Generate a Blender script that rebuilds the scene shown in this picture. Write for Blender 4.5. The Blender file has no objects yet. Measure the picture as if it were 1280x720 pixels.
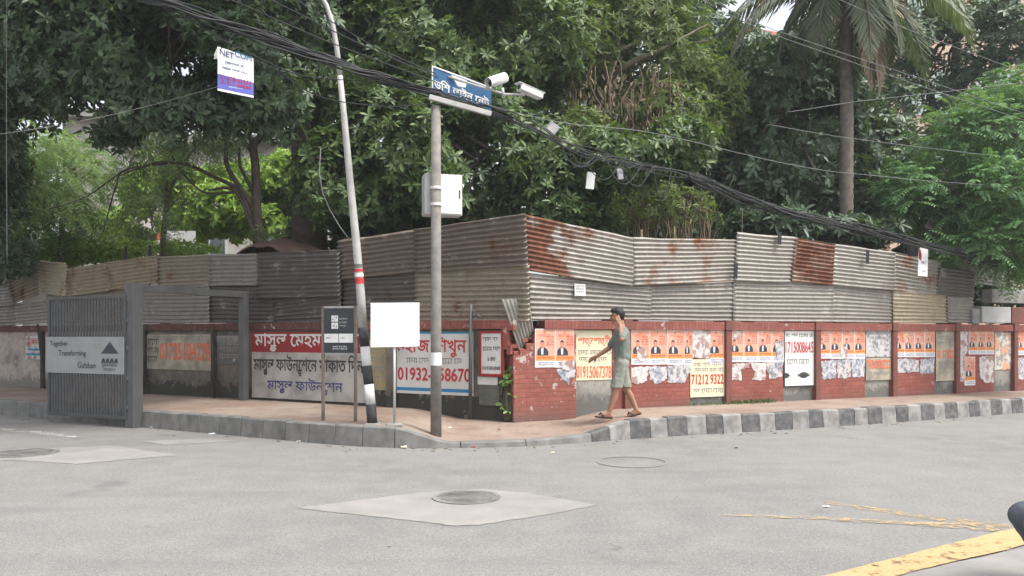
import bpy, bmesh, math, random
import numpy as np
from mathutils import Vector, Matrix, noise
from mathutils.geometry import interpolate_bezier, tessellate_polygon
R = math.radians
random.seed(7); np.random.seed(7)
sc = bpy.context.scene
COL = sc.collection

# ------------------------------------------------------------------ camera, sky, sun, exposure
F, HX, HY, CH = 1000.0, 640.0, 421.0, 1.5       # focal length in photo pixels, principal column, horizon row, eye height
cd = bpy.data.cameras.new('camera'); cd.sensor_width = 36; cd.lens = 36 * F / 1280
cd.shift_y = (HY - 360) / 1280; cd.clip_end = 2000
cam = bpy.data.objects.new('camera', cd); COL.objects.link(cam)
cam.location = (0, 0, CH); cam.rotation_euler = (R(90), 0, 0); sc.camera = cam
SUN_EL, SUN_AZ = R(60), R(118)                   # azimuth measured from +Y towards +X
w = bpy.data.worlds.new('World'); sc.world = w; w.use_nodes = True
wn = w.node_tree
sky = wn.nodes.new('ShaderNodeTexSky'); sky.sky_type = 'NISHITA'; sky.sun_disc = False
sky.sun_elevation = SUN_EL; sky.sun_rotation = SUN_AZ
sky.air_density = 1.0; sky.dust_density = 4.0; sky.ozone_density = 1.0
hs = wn.nodes.new('ShaderNodeHueSaturation'); hs.inputs['Saturation'].default_value = 0.3   # overcast: a nearly white sky
wn.links.new(sky.outputs[0], hs.inputs['Color'])
wn.links.new(hs.outputs[0], wn.nodes['Background'].inputs[0])
wn.nodes['Background'].inputs[1].default_value = 0.15
sd = bpy.data.lights.new('sun', 'SUN'); sd.energy = 1.5; sd.angle = R(11); sd.color = (1, .965, .9)
so = bpy.data.objects.new('sun', sd); COL.objects.link(so)
sv = Vector((math.cos(SUN_EL) * math.sin(SUN_AZ), math.cos(SUN_EL) * math.cos(SUN_AZ), math.sin(SUN_EL)))
so.rotation_euler = sv.to_track_quat('Z', 'Y').to_euler()
sc.view_settings.view_transform = 'Standard'; sc.view_settings.look = 'None'
sc.view_settings.exposure = 1.25; sc.view_settings.gamma = 1; sc.view_settings.use_curve_mapping = False
sc.cycles.max_bounces = 6; sc.cycles.transparent_max_bounces = 12

# ------------------------------------------------------------------ helpers
def at(px, py, Y):
    return Vector(((px - HX) / F * Y, Y, CH - (py - HY) / F * Y))

def ground(px, py, z=0.0):
    Y = (CH - z) * F / (py - HY)
    return Vector(((px - HX) / F * Y, Y, z))

def tag(o, label=None, cat=None, group=None, kind=None):
    if label: o['label'] = label
    if cat: o['category'] = cat
    if group: o['group'] = group
    if kind: o['kind'] = kind
    return o

def thing(name, label, cat, loc=(0, 0, 0), rz=0.0, group=None):
    o = bpy.data.objects.new(name, None); COL.objects.link(o)
    o.empty_display_size = .2
    o.location = loc; o.rotation_euler = (0, 0, rz)
    return tag(o, label, cat, group)

def meshobj(name, verts, faces, mats, parent=None, mi=None, smooth=False):
    me = bpy.data.meshes.new(name); me.from_pydata([tuple(v) for v in verts], [], faces)
    for m in (mats if isinstance(mats, (list, tuple)) else [mats]): me.materials.append(m)
    if mi is not None: me.polygons.foreach_set('material_index', mi)
    if smooth: me.polygons.foreach_set('use_smooth', [True] * len(me.polygons))
    me.update()
    o = bpy.data.objects.new(name, me); COL.objects.link(o)
    if parent: o.parent = parent
    return o

class MB:
    def __init__(s): s.v = []; s.f = []; s.m = []; s.cur = 0
    def add(s, vs, fs):
        b = len(s.v); s.v += [tuple(v) for v in vs]; s.f += [tuple(i + b for i in f) for f in fs]; s.m += [s.cur] * len(fs); return s
    def mat(s, i): s.cur = i; return s
    def box(s, x0, x1, y0, y1, z0, z1, M=None, bev=0.0):
        if bev > 0:
            bm = bmesh.new(); bmesh.ops.create_cube(bm, size=1)
            for v in bm.verts: v.co = Vector(((x0 + x1) / 2 + v.co.x * (x1 - x0), (y0 + y1) / 2 + v.co.y * (y1 - y0), (z0 + z1) / 2 + v.co.z * (z1 - z0)))
            bmesh.ops.bevel(bm, geom=bm.edges[:], offset=bev, segments=2, affect='EDGES', profile=.5)
            bm.verts.index_update()
            vs = [v.co.copy() for v in bm.verts]; fs = [[v.index for v in f.verts] for f in bm.faces]; bm.free()
        else:
            vs = [Vector((x, y, z)) for z in (z0, z1) for y in (y0, y1) for x in (x0, x1)]
            fs = [(0, 2, 3, 1), (4, 5, 7, 6), (0, 1, 5, 4), (2, 6, 7, 3), (0, 4, 6, 2), (1, 3, 7, 5)]
        if M is not None: vs = [M @ v for v in vs]
        return s.add(vs, fs)
    def tube(s, pts, rad, n=8, cap=True):
        pts = [Vector(p) for p in pts]
        if not isinstance(rad, (list, tuple)): rad = [rad] * len(pts)
        vs = []; fs = []; up = None
        for i, p in enumerate(pts):
            t = (pts[min(i + 1, len(pts) - 1)] - pts[max(i - 1, 0)]).normalized()
            if up is None: up = Vector((0, 0, 1)) if abs(t.z) < .9 else Vector((1, 0, 0))
            a = t.cross(up).normalized(); up = a.cross(t).normalized()
            for k in range(n):
                c = 2 * math.pi * k / n
                vs.append(p + (a * math.cos(c) + up * math.sin(c)) * rad[i])
        for i in range(len(pts) - 1):
            for k in range(n):
                fs.append((i * n + k, i * n + (k + 1) % n, (i + 1) * n + (k + 1) % n, (i + 1) * n + k))
        if cap: fs.append(tuple(range(n - 1, -1, -1))); fs.append(tuple((len(pts) - 1) * n + k for k in range(n)))
        return s.add(vs, fs)
    def prism(s, poly, y0, y1):      # poly in x,z, extruded along y
        n = len(poly)
        vs = [Vector((x, y0, z)) for x, z in poly] + [Vector((x, y1, z)) for x, z in poly]
        fs = [tuple(range(n)), tuple(range(2 * n - 1, n - 1, -1))] + [(i, i + n, (i + 1) % n + n, (i + 1) % n) for i in range(n)]
        return s.add(vs, fs)
    def flat(s, poly, y):            # sheet in x,z
        return s.add([Vector((x, y, z)) for x, z in poly], [tuple(range(len(poly)))])
    def build(s, name, mats, parent=None, smooth=False, loc=None):
        o = meshobj(name, s.v, s.f, mats, parent, s.m, smooth)
        if loc is not None: o.location = loc
        return o

def kids(o): return [c for c in bpy.data.objects if c.parent == o]
def copy_tree(o, parent=None, label=None):
    c = o.copy(); COL.objects.link(c); c.parent = parent
    if label: c['label'] = label
    for ch in kids(o): copy_tree(ch, c)
    return c

# ------------------------------------------------------------------ materials
def nodes(name):
    m = bpy.data.materials.new(name); m.use_nodes = True
    nt = m.node_tree
    return m, nt, nt.nodes['Principled BSDF']
def N(nt, t, **kw):
    n = nt.nodes.new(t)
    for k, v in kw.items(): setattr(n, k, v)
    return n
def coord(nt, swz=None, rnd=0.0, scale=None):
    tc = N(nt, 'ShaderNodeTexCoord'); out = tc.outputs['Object']
    if rnd:
        oi = N(nt, 'ShaderNodeObjectInfo'); mu = N(nt, 'ShaderNodeMath', operation='MULTIPLY'); mu.inputs[1].default_value = rnd
        nt.links.new(oi.outputs['Random'], mu.inputs[0])
        ad = N(nt, 'ShaderNodeVectorMath', operation='ADD'); nt.links.new(out, ad.inputs[0]); nt.links.new(mu.outputs[0], ad.inputs[1]); out = ad.outputs[0]
    if swz:
        sp = N(nt, 'ShaderNodeSeparateXYZ'); nt.links.new(out, sp.inputs[0])
        cb = N(nt, 'ShaderNodeCombineXYZ')
        for i, ch in enumerate(swz): nt.links.new(sp.outputs['XYZ'.index(ch)], cb.inputs[i])
        out = cb.outputs[0]
    if scale:
        mp = N(nt, 'ShaderNodeMapping'); nt.links.new(out, mp.inputs[0]); mp.inputs['Scale'].default_value = scale; out = mp.outputs[0]
    return out
def noise_n(nt, vec, scale, detail=5, rough=.6):
    n = N(nt, 'ShaderNodeTexNoise'); n.inputs['Scale'].default_value = scale; n.inputs['Detail'].default_value = detail; n.inputs['Roughness'].default_value = rough
    nt.links.new(vec, n.inputs['Vector']); return n.outputs['Fac']
def ramp(nt, fac, a, b, ca=(0, 0, 0, 1), cb=(1, 1, 1, 1)):
    r = N(nt, 'ShaderNodeValToRGB'); e = r.color_ramp.elements
    e[0].position = a; e[1].position = b; e[0].color = ca; e[1].color = cb
    nt.links.new(fac, r.inputs[0]); return r.outputs[0]
def mix(nt, fac, a, b, mode='MIX'):
    m = N(nt, 'ShaderNodeMix', data_type='RGBA', blend_type=mode)
    for sock, v in ((0, fac), (6, a), (7, b)):
        if isinstance(v, (tuple, list)): m.inputs[sock].default_value = (*v[:3], 1)
        elif isinstance(v, (int, float)): m.inputs[sock].default_value = v
        else: nt.links.new(v, m.inputs[sock])
    return m.outputs[2]
def bump(nt, bs, h, strength=.3, dist=.01):
    b = N(nt, 'ShaderNodeBump'); b.inputs['Strength'].default_value = strength; b.inputs['Distance'].default_value = dist
    nt.links.new(h, b.inputs['Height']); nt.links.new(b.outputs[0], bs.inputs['Normal'])
def setc(nt, bs, c, rough=.8, metal=0, spec=.3):
    if isinstance(c, (tuple, list)): bs.inputs['Base Color'].default_value = (*c[:3], 1)
    else: nt.links.new(c, bs.inputs['Base Color'])
    bs.inputs['Roughness'].default_value = rough; bs.inputs['Metallic'].default_value = metal; bs.inputs['Specular IOR Level'].default_value = spec

def plain(name, c, c2=None, scale=6, rough=.75, spec=.3, bmp=.0, metal=0, lo=.35, hi=.7, rnd=7.0):
    m, nt, bs = nodes(name)
    v = coord(nt, rnd=rnd)
    f = noise_n(nt, v, scale)
    c2 = c2 or tuple(x * .7 for x in c)
    setc(nt, bs, mix(nt, ramp(nt, f, lo, hi), c, c2), rough, metal, spec)
    if bmp: bump(nt, bs, noise_n(nt, v, scale * 6), bmp, .006)
    return m

def mat_asphalt():
    m, nt, bs = nodes('asphalt')
    v = coord(nt)
    sp = noise_n(nt, v, 90, 3, .7); big = noise_n(nt, v, .35, 5, .6); mid = noise_n(nt, v, 2.2, 6, .65)
    c = mix(nt, ramp(nt, big, .35, .68), (.142, .139, .134), (.192, .187, .178))
    c = mix(nt, ramp(nt, mid, .4, .75), c, (.212, .205, .192))
    c = mix(nt, ramp(nt, sp, .5, .68), c, (.31, .305, .29))
    c = mix(nt, ramp(nt, sp, .30, .42, (1, 1, 1, 1), (0, 0, 0, 1)), c, (.07, .07, .07))
    gr = noise_n(nt, v, 30, 4, .75)
    c = mix(nt, ramp(nt, gr, .52, .66), c, mix(nt, .35, c, (.34, .33, .32)))
    c = mix(nt, ramp(nt, gr, .36, .45, (1, 1, 1, 1), (0, 0, 0, 1)), c, mix(nt, .32, c, (.06, .06, .06)))
    oil = noise_n(nt, v, 1.05, 3, .5)
    c = mix(nt, ramp(nt, oil, .64, .72), c, mix(nt, .35, c, (.07, .07, .07)))
    vst = coord(nt, scale=(.25, 1.6, 1))
    st = noise_n(nt, vst, 1.1, 4, .55)
    c = mix(nt, ramp(nt, st, .55, .75), c, mix(nt, .35, c, (.11, .11, .108)))
    vo = N(nt, 'ShaderNodeTexVoronoi'); vo.feature = 'DISTANCE_TO_EDGE'; vo.inputs['Scale'].default_value = .55
    dist = N(nt, 'ShaderNodeVectorMath', operation='ADD'); nz = N(nt, 'ShaderNodeTexNoise'); nz.inputs['Scale'].default_value = 2.0
    nt.links.new(v, nz.inputs['Vector']); nt.links.new(v, dist.inputs[0]); nt.links.new(nz.outputs['Color'], dist.inputs[1]); nt.links.new(dist.outputs[0], vo.inputs['Vector'])
    crk = ramp(nt, vo.outputs['Distance'], .001, .004, (1, 1, 1, 1), (0, 0, 0, 1))
    msk = mix(nt, 1.0, crk, ramp(nt, noise_n(nt, v, .5, 2), .56, .62), 'MULTIPLY')
    c = mix(nt, msk, c, (.12, .118, .112))
    setc(nt, bs, c, .9, 0, .25); bump(nt, bs, noise_n(nt, v, 130, 2, .8), .55, .006)
    return m

def mat_brick(name, base, mortar, bw, bh, soldier=False, chip=.0, dirt=(.12, .09, .08)):
    m, nt, bs = nodes(name)
    v = coord(nt, 'ZXY' if soldier else 'XZY')
    b = N(nt, 'ShaderNodeTexBrick'); nt.links.new(v, b.inputs['Vector']); b.inputs['Scale'].default_value = 1
    b.inputs['Brick Width'].default_value = bw; b.inputs['Row Height'].default_value = bh
    b.inputs['Mortar Size'].default_value = .008; b.inputs['Mortar Smooth'].default_value = .3
    if soldier: b.offset = 0
    b.inputs['Color1'].default_value = (*base, 1); b.inputs['Color2'].default_value = (*[x * .78 for x in base], 1); b.inputs['Mortar'].default_value = (*mortar, 1)
    vo = coord(nt); n1 = noise_n(nt, vo, 1.6, 6, .65); n2 = noise_n(nt, vo, 14, 4, .6)
    c = mix(nt, ramp(nt, n1, .45, .75), b.outputs['Color'], tuple(x * .62 for x in base))
    c = mix(nt, ramp(nt, n2, .55, .8), c, mix(nt, .6, c, (.36, .19, .16)))
    if chip:
        c = mix(nt, ramp(nt, noise_n(nt, vo, 5, 6, .7), .66 - chip * .1, .69 - chip * .1), c, (.42, .36, .33))
    sz = N(nt, 'ShaderNodeSeparateXYZ'); nt.links.new(vo, sz.inputs[0])
    ad = N(nt, 'ShaderNodeMath', operation='MULTIPLY_ADD'); nt.links.new(n1, ad.inputs[0]); ad.inputs[1].default_value = .55; nt.links.new(sz.outputs[2], ad.inputs[2])
    c = mix(nt, ramp(nt, ad.outputs[0], .42, .72, (.75, .75, .75, 1), (0, 0, 0, 1)), c, dirt)
    setc(nt, bs, c, .85, 0, .25); bump(nt, bs, b.outputs['Fac'], .5, -.006)
    return m

def mat_plaster(name, base, stain, moss, amt=.5):
    m, nt, bs = nodes(name)
    v = coord(nt, rnd=0)
    a = noise_n(nt, v, 1.3, 8, .68); b = noise_n(nt, v, 7, 6, .7); d = noise_n(nt, v, 35, 4, .7)
    c = mix(nt, ramp(nt, b, .38, .66), base, tuple(x * .72 for x in base))
    c = mix(nt, ramp(nt, a, .58 - amt * .2, .66), c, stain)
    sz = N(nt, 'ShaderNodeSeparateXYZ'); nt.links.new(v, sz.inputs[0])
    ad = N(nt, 'ShaderNodeMath', operation='MULTIPLY_ADD'); nt.links.new(b, ad.inputs[0]); ad.inputs[1].default_value = .9; nt.links.new(sz.outputs[2], ad.inputs[2])
    c = mix(nt, ramp(nt, ad.outputs[0], .78 + amt * .2, 1.05 + amt * .35, (.92, .92, .92, 1), (0, 0, 0, 1)), c, moss)
    c = mix(nt, ramp(nt, noise_n(nt, v, 3.2, 7, .72), .62, .70), c, tuple(min(.6, x * 1.35) for x in base))
    setc(nt, bs, c, .92, 0, .2); bump(nt, bs, b, .4, .012)
    return m

def mat_tin(name, tone, rust=.2, gx=None, rustc=(.19, .062, .026), streak=.5):
    m, nt, bs = nodes(name)
    v = coord(nt, rnd=53.0); vl = coord(nt)
    big = noise_n(nt, v, 1.7, 6, .65); fine = noise_n(nt, v, 16, 5, .7)
    vs = coord(nt, rnd=53.0, scale=(3.2, 1, .8)); stn = noise_n(nt, vs, 2.2, 6, .7)
    c = mix(nt, ramp(nt, fine, .35, .7), tone, tuple(x * .74 for x in tone))
    c = mix(nt, ramp(nt, stn, .52, .72), c, mix(nt, streak, c, (.13, .105, .085)))
    c = mix(nt, ramp(nt, noise_n(nt, v, 3.1, 5), .6, .72), c, mix(nt, .5, c, (.55, .53, .48)))
    f = big
    if gx:      # rust that covers one end of the sheet, with a ragged edge
        sx = N(nt, 'ShaderNodeSeparateXYZ'); nt.links.new(vl, sx.inputs[0])
        mr = N(nt, 'ShaderNodeMapRange'); nt.links.new(sx.outputs[0], mr.inputs[0])
        mr.inputs[1].default_value = gx[0]; mr.inputs[2].default_value = gx[1]; mr.inputs[3].default_value = .26; mr.inputs[4].default_value = -.14
        ad = N(nt, 'ShaderNodeMath', operation='ADD'); nt.links.new(big, ad.inputs[0]); nt.links.new(mr.outputs[0], ad.inputs[1]); f = ad.outputs[0]
    rm = ramp(nt, f, .70 - rust * .3, .78 - rust * .22)
    rc = mix(nt, ramp(nt, fine, .4, .65), rustc, tuple(x * .5 for x in rustc))
    rc = mix(nt, ramp(nt, stn, .5, .7), rc, (.28, .13, .07))
    c = mix(nt, rm, c, rc)
    rr = mix(nt, rm, (.5, .5, .5), (.9, .9, .9))
    setc(nt, bs, c, .6, .15, .4); nt.links.new(rr, bs.inputs['Roughness'])
    bump(nt, bs, fine, .25, .004)
    return m

def mat_leaf(name, cols, rough=.45, trans=.25, spec=.4):
    m, nt, bs = nodes(name)
    g = N(nt, 'ShaderNodeNewGeometry')
    r = N(nt, 'ShaderNodeValToRGB'); el = r.color_ramp.elements
    n = len(cols)
    while len(el) < n: el.new(.5)
    for i, c in enumerate(cols): el[i].position = i / max(1, n - 1); el[i].color = (*c, 1)
    nt.links.new(g.outputs['Random Per Island'], r.inputs[0])
    v = coord(nt); big = noise_n(nt, v, .9, 3)
    c = mix(nt, ramp(nt, big, .35, .7), r.outputs[0], mix(nt, .45, r.outputs[0], cols[-1]))
    setc(nt, bs, c, rough, 0, spec)
    tr = N(nt, 'ShaderNodeBsdfTranslucent'); nt.links.new(mix(nt, .5, c, (.25, .4, .04), 'MIX'), tr.inputs[0])
    mx = N(nt, 'ShaderNodeMixShader'); mx.inputs[0].default_value = trans
    nt.links.new(bs.outputs[0], mx.inputs[1]); nt.links.new(tr.outputs[0], mx.inputs[2])
    nt.links.new(mx.outputs[0], nt.nodes['Material Output'].inputs[0])
    return m

def mat_worn(name, c, lo, hi, scale=9):
    m, nt, bs = nodes(name)
    v = coord(nt); f = noise_n(nt, v, scale, 8, .75); sp = noise_n(nt, v, 100, 2, .8)
    setc(nt, bs, mix(nt, ramp(nt, sp, .4, .7), c, tuple(x * .7 for x in c)), .85, 0, .25)
    tb = N(nt, 'ShaderNodeBsdfTransparent'); mx = N(nt, 'ShaderNodeMixShader')
    nt.links.new(ramp(nt, f, lo, hi), mx.inputs[0]); nt.links.new(tb.outputs[0], mx.inputs[1]); nt.links.new(bs.outputs[0], mx.inputs[2])
    nt.links.new(mx.outputs[0], nt.nodes['Material Output'].inputs[0])
    return m

def mat_print(name, cols, scale=14, rnd=31.0, lo=.42, hi=.56):
    m, nt, bs = nodes(name)
    v = coord(nt, rnd=rnd); a = noise_n(nt, v, scale, 3, .5); b = noise_n(nt, v, scale * .45, 4, .6)
    c = mix(nt, ramp(nt, a, lo, hi), cols[0], cols[1]); c = mix(nt, ramp(nt, b, .5, .56), c, cols[2])
    setc(nt, bs, c, .75, 0, .25)
    return m

M = {}
M['asphalt'] = mat_asphalt()
M['patch'] = plain('concrete_patch', (.27, .258, .24), (.21, .203, .19), 3, .9, bmp=.4)
M['kerbgrey'] = plain('kerb_concrete', (.20, .195, .185), (.115, .112, .105), 5, .9, bmp=.5)
M['kerbblack'] = plain('kerb_black_paint', (.075, .075, .078), (.17, .165, .155), 9, .85, bmp=.4, lo=.42, hi=.75)
M['kerbwhite'] = plain('kerb_white_paint', (.28, .272, .26), (.15, .145, .14), 6, .9, bmp=.4, lo=.38, hi=.66)
m_, nt_, bs_ = nodes('pavers')
v_ = coord(nt_); b_ = N(nt_, 'ShaderNodeTexBrick'); nt_.links.new(v_, b_.inputs['Vector']); b_.inputs['Scale'].default_value = 1
b_.inputs['Brick Width'].default_value = .24; b_.inputs['Row Height'].default_value = .12; b_.inputs['Mortar Size'].default_value = .006
b_.inputs['Color1'].default_value = (.20, .135, .108, 1); b_.inputs['Color2'].default_value = (.24, .172, .138, 1); b_.inputs['Mortar'].default_value = (.27, .21, .16, 1)
c_ = mix(nt_, ramp(nt_, noise_n(nt_, v_, .9, 7, .65), .40, .62), b_.outputs['Color'], (.29, .235, .19))
c_ = mix(nt_, ramp(nt_, noise_n(nt_, v_, 3, 7, .7), .54, .70), c_, (.15, .118, .096))
setc(nt_, bs_, c_, .9, 0, .2); bump(nt_, bs_, noise_n(nt_, v_, 40, 4), .4, .006); M['pavers'] = m_
M['brick'] = mat_brick('red_painted_brick', (.29, .092, .072), (.19, .072, .06), .24, .075, chip=.25)
M['brickchip'] = mat_brick('chipped_red_brick', (.30, .10, .078), (.20, .08, .065), .24, .075, chip=.75)
M['coping'] = mat_brick('coping_brick', (.29, .10, .08), (.16, .06, .05), .30, .07, soldier=True, chip=.3)
M['copingdark'] = mat_brick('weathered_coping_brick', (.13, .056, .048), (.08, .04, .035), .30, .07, soldier=True, chip=.35)
M['pilaster'] = plain('pilaster_paint', (.20, .075, .06), (.12, .06, .05), 5, .85, bmp=.3)
M['plaster'] = mat_plaster('grey_plaster', (.33, .315, .285), (.16, .15, .135), (.12, .118, .11), .35)
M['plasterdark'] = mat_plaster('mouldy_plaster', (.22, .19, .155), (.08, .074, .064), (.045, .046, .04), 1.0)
M['plasterpink'] = mat_plaster('peeling_pink_plaster', (.46, .40, .36), (.20, .15, .125), (.19, .175, .16), .45)
M['concrete'] = plain('old_concrete', (.31, .30, .28), (.19, .185, .175), 5, .9, bmp=.5)
M['darkwood'] = plain('dark_wood', (.07, .06, .05), (.035, .03, .028), 8, .9, bmp=.3)
M['steel'] = plain('grey_painted_steel', (.092, .095, .095), (.07, .07, .07), 4, .5, .4)
M['steeldark'] = plain('dark_gate_paint', (.075, .078, .08), (.055, .055, .056), 5, .5, .4)
M['galv'] = plain('galvanised_pole', (.42, .41, .39), (.30, .29, .27), 6, .55, .4, bmp=.1)
M['leg'] = plain('rusty_leg', (.19, .155, .135), (.12, .095, .08), 7, .8)
M['polegrey'] = plain('concrete_pole', (.225, .208, .188), (.14, .13, .12), 7, .9, bmp=.5)
M['white'] = plain('white_paint', (.70, .70, .69), (.58, .57, .55), 4, .6)
M['whitesheet'] = plain('white_board_vinyl', (.86, .86, .87), (.81, .81, .82), 2, .5)
M['cabinet'] = plain('cabinet_white', (.47, .47, .46), (.38, .38, .36), 4, .5, bmp=.05)
M['black'] = plain('black_paint', (.022, .023, .026), (.05, .05, .05), 8, .7)
M['cable'] = plain('cable_black', (.022, .022, .024), (.04, .04, .042), 3, .6)
M['cablegrey'] = plain('cable_grey', (.20, .205, .205), (.14, .14, .14), 3, .6)
M['signdark'] = plain('sign_charcoal', (.03, .033, .04), (.045, .047, .053), 3, .5)
M['blue'] = plain('banner_blue', (.02, .085, .19), (.035, .12, .25), 3, .55)
M['paintblue'] = plain('painted_blue', (.03, .19, .38), (.05, .22, .38), 6, .8)
M['bannerwhite'] = plain('painted_banner_white', (.64, .63, .60), (.50, .485, .45), 2.5, .85, lo=.4, hi=.75)
M['bannerdirty'] = plain('dirty_banner_white', (.46, .44, .41), (.20, .185, .17), 1.8, .85, lo=.4, hi=.72)
M['bannerred'] = plain('painted_red', (.33, .025, .03), (.20, .03, .03), 2.5, .85)
M['inkred'] = plain('red_ink', (.50, .035, .04), (.42, .05, .05), 20, .8)
M['inkorange'] = plain('orange_red_ink', (.62, .11, .05), (.70, .22, .13), 25, .8)
M['inkblack'] = plain('black_ink', (.03, .028, .028), (.08, .075, .07), 18, .8)
M['inkgrey'] = plain('grey_ink', (.18, .18, .17), (.28, .28, .26), 20, .8)
M['inkblue'] = plain('dark_blue_ink', (.035, .045, .16), (.09, .10, .2), 16, .8)
M['cream'] = plain('cream_paper', (.70, .62, .42), (.62, .57, .42), 3, .8)
M['creamold'] = plain('weathered_notice_paper', (.42, .37, .28), (.22, .20, .165), 3.5, .85, lo=.4, hi=.65)
M['yellowold'] = plain('faded_yellow_notice', (.36, .30, .16), (.25, .22, .15), 4, .85)
M['orange'] = plain('poster_orange', (.57, .265, .175), (.60, .40, .31), 5, .7, rnd=11)
M['orangehot'] = plain('poster_band', (.66, .24, .07), (.68, .36, .13), 30, .7)
M['posterwhite'] = plain('poster_white', (.70, .69, .71), (.58, .58, .62), 12, .7)
M['suit'] = plain('poster_suit', (.03, .032, .045), (.06, .06, .075), 12, .7)
M['face'] = plain('poster_face', (.55, .26, .17), (.48, .2, .13), 20, .7)
M['scrapwhite'] = mat_print('torn_white_paper', ((.58, .56, .55), (.48, .46, .45), (.34, .22, .20)))
M['scrapgrey'] = mat_print('torn_print_paper', ((.46, .45, .46), (.20, .20, .225), (.50, .47, .46)), 17)
M['scrapblue'] = mat_print('torn_blue_print', ((.20, .215, .265), (.36, .37, .41), (.52, .50, .50)), 19)
M['scrapmix'] = mat_print('torn_mixed_paper', ((.60, .57, .50), (.30, .28, .26), (.62, .33, .2)), 9)
M['paper'] = plain('plain_paper', (.68, .68, .66), (.6, .6, .58), 6, .8)
M['yellow'] = mat_worn('road_yellow', (.49, .34, .175), .33, .47)
M['yellowworn'] = mat_worn('road_yellow_faded', (.44, .335, .20), .44, .60)
M['whiteworn'] = mat_worn('road_white_faded', (.55, .54, .52), .46, .60, 6)
M['iron'] = plain('manhole_iron', (.115, .112, .106), (.25, .24, .225), 5, .7, bmp=.3)
M['ironpale'] = plain('dusty_iron', (.17, .167, .16), (.235, .23, .22), 8, .85)
M['dirt'] = plain('bare_earth', (.13, .10, .07), (.08, .07, .045), 1.5, .95)
M['bark'] = plain('bark', (.10, .08, .065), (.055, .045, .036), 9, .95, bmp=.7)
M['barkpale'] = plain('pale_bark', (.19, .16, .125), (.11, .09, .07), 8, .95, bmp=.7)
M['palmbark'] = plain('palm_bark', (.20, .165, .14), (.105, .088, .075), 9, .95, bmp=.6)
M['twig'] = plain('dry_twig', (.21, .155, .10), (.12, .09, .065), 8, .95)
M['skin'] = plain('skin', (.33, .175, .115), (.29, .145, .095), 9, .55)
M['hair'] = plain('hair', (.012, .011, .011), (.02, .018, .017), 30, .6)
M['shirt'] = plain('grey_green_tshirt', (.165, .185, .16), (.135, .15, .13), 5, .9)
M['shorts'] = plain('grey_shorts', (.27, .275, .235), (.22, .22, .19), 6, .9)
M['denim'] = plain('blue_grey_denim', (.08, .09, .11), (.13, .14, .16), 6, .9, bmp=.2)
M['jacket'] = plain('dark_shirt_cloth', (.06, .06, .07), (.045, .045, .05), 6, .9)
M['sole'] = plain('black_rubber', (.022, .022, .022), (.04, .038, .036), 8, .8)
M['tarp'] = plain('faded_red_tarpaulin', (.19, .11, .085), (.11, .07, .058), 3, .85, bmp=.3)
M['tarpblue'] = plain('dark_blue_tarpaulin', (.03, .035, .05), (.06, .065, .08), 4, .7, bmp=.3)
M['wallpale'] = plain('weathered_render', (.45, .42, .39), (.34, .31, .29), 1.4, .9)
M['wallpeach'] = plain('peach_render', (.62, .44, .34), (.55, .40, .32), .8, .9)
M['glass'] = plain('window_glass', (.06, .08, .08), (.10, .12, .12), 1.5, .15, .5)
M['glassgreen'] = plain('pale_window_glass', (.36, .45, .40), (.30, .38, .34), .8, .2, .5)
M['rooftile'] = plain('red_roof_tiles', (.33, .11, .07), (.24, .085, .06), 2.5, .85)
M['tape'] = plain('black_tape', (.02, .02, .022), (.035, .035, .037), 6, .7)
M['greenstring'] = plain('faded_green_paint', (.085, .10, .08), (.15, .148, .13), 6, .85)

# ------------------------------------------------------------------ lettering
def text_geo(s, offset=0.0):
    """Outline of a string as faces, one layer of depth per contour so that strokes that cross do not cancel out."""
    c = bpy.data.curves.new('lettering', 'FONT'); c.body = s; c.size = 1
    o = bpy.data.objects.new('lettering', c); COL.objects.link(o)
    bpy.context.view_layer.update()
    dg = bpy.context.evaluated_depsgraph_get(); cv = o.evaluated_get(dg).to_curve(dg)
    loops = []
    for sp in cv.splines:
        bp = sp.bezier_points; P = []
        for a in range(len(bp)):
            p, q = bp[a], bp[(a + 1) % len(bp)]
            straight = (p.handle_right - p.co).length < 1e-5 and (q.handle_left - q.co).length < 1e-5
            if straight: P.append(p.co.copy())
            else: P += interpolate_bezier(p.co, p.handle_right, q.handle_left, q.co, 5)[:-1]
        if len(P) > 2:
            ar = sum(P[k].x * P[(k + 1) % len(P)].y - P[(k + 1) % len(P)].x * P[k].y for k in range(len(P))) / 2
            loops.append((ar, P))
    o.evaluated_get(dg).to_curve_clear(); bpy.data.objects.remove(o); bpy.data.curves.remove(c)
    big = max(loops, key=lambda l: abs(l[0]))[0]; sg = 1 if big > 0 else -1
    outs = [[P] for a, P in loops if a * sg > 0]; areas = [abs(a) for a, P in loops if a * sg > 0]
    def inside(p, P):
        r = False
        for k in range(len(P)):
            a, b = P[k], P[k - 1]
            if (a.y > p.y) != (b.y > p.y) and p.x < (b.x - a.x) * (p.y - a.y) / (b.y - a.y) + a.x: r = not r
        return r
    for a, P in loops:
        if a * sg < 0:
            best = [k for k in range(len(outs)) if inside(P[0], outs[k][0])]
            if best: outs[min(best, key=lambda k: areas[k])].append(P)
    vs = []; fs = []
    for li, grp in enumerate(outs):
        b = len(vs); tri = tessellate_polygon(grp)
        vs += [Vector((p.x, p.y, (li % 5) * 1.0)) for P in grp for p in P]; fs += [tuple(k + b for k in t_) for t_ in tri]
    return vs, fs
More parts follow.
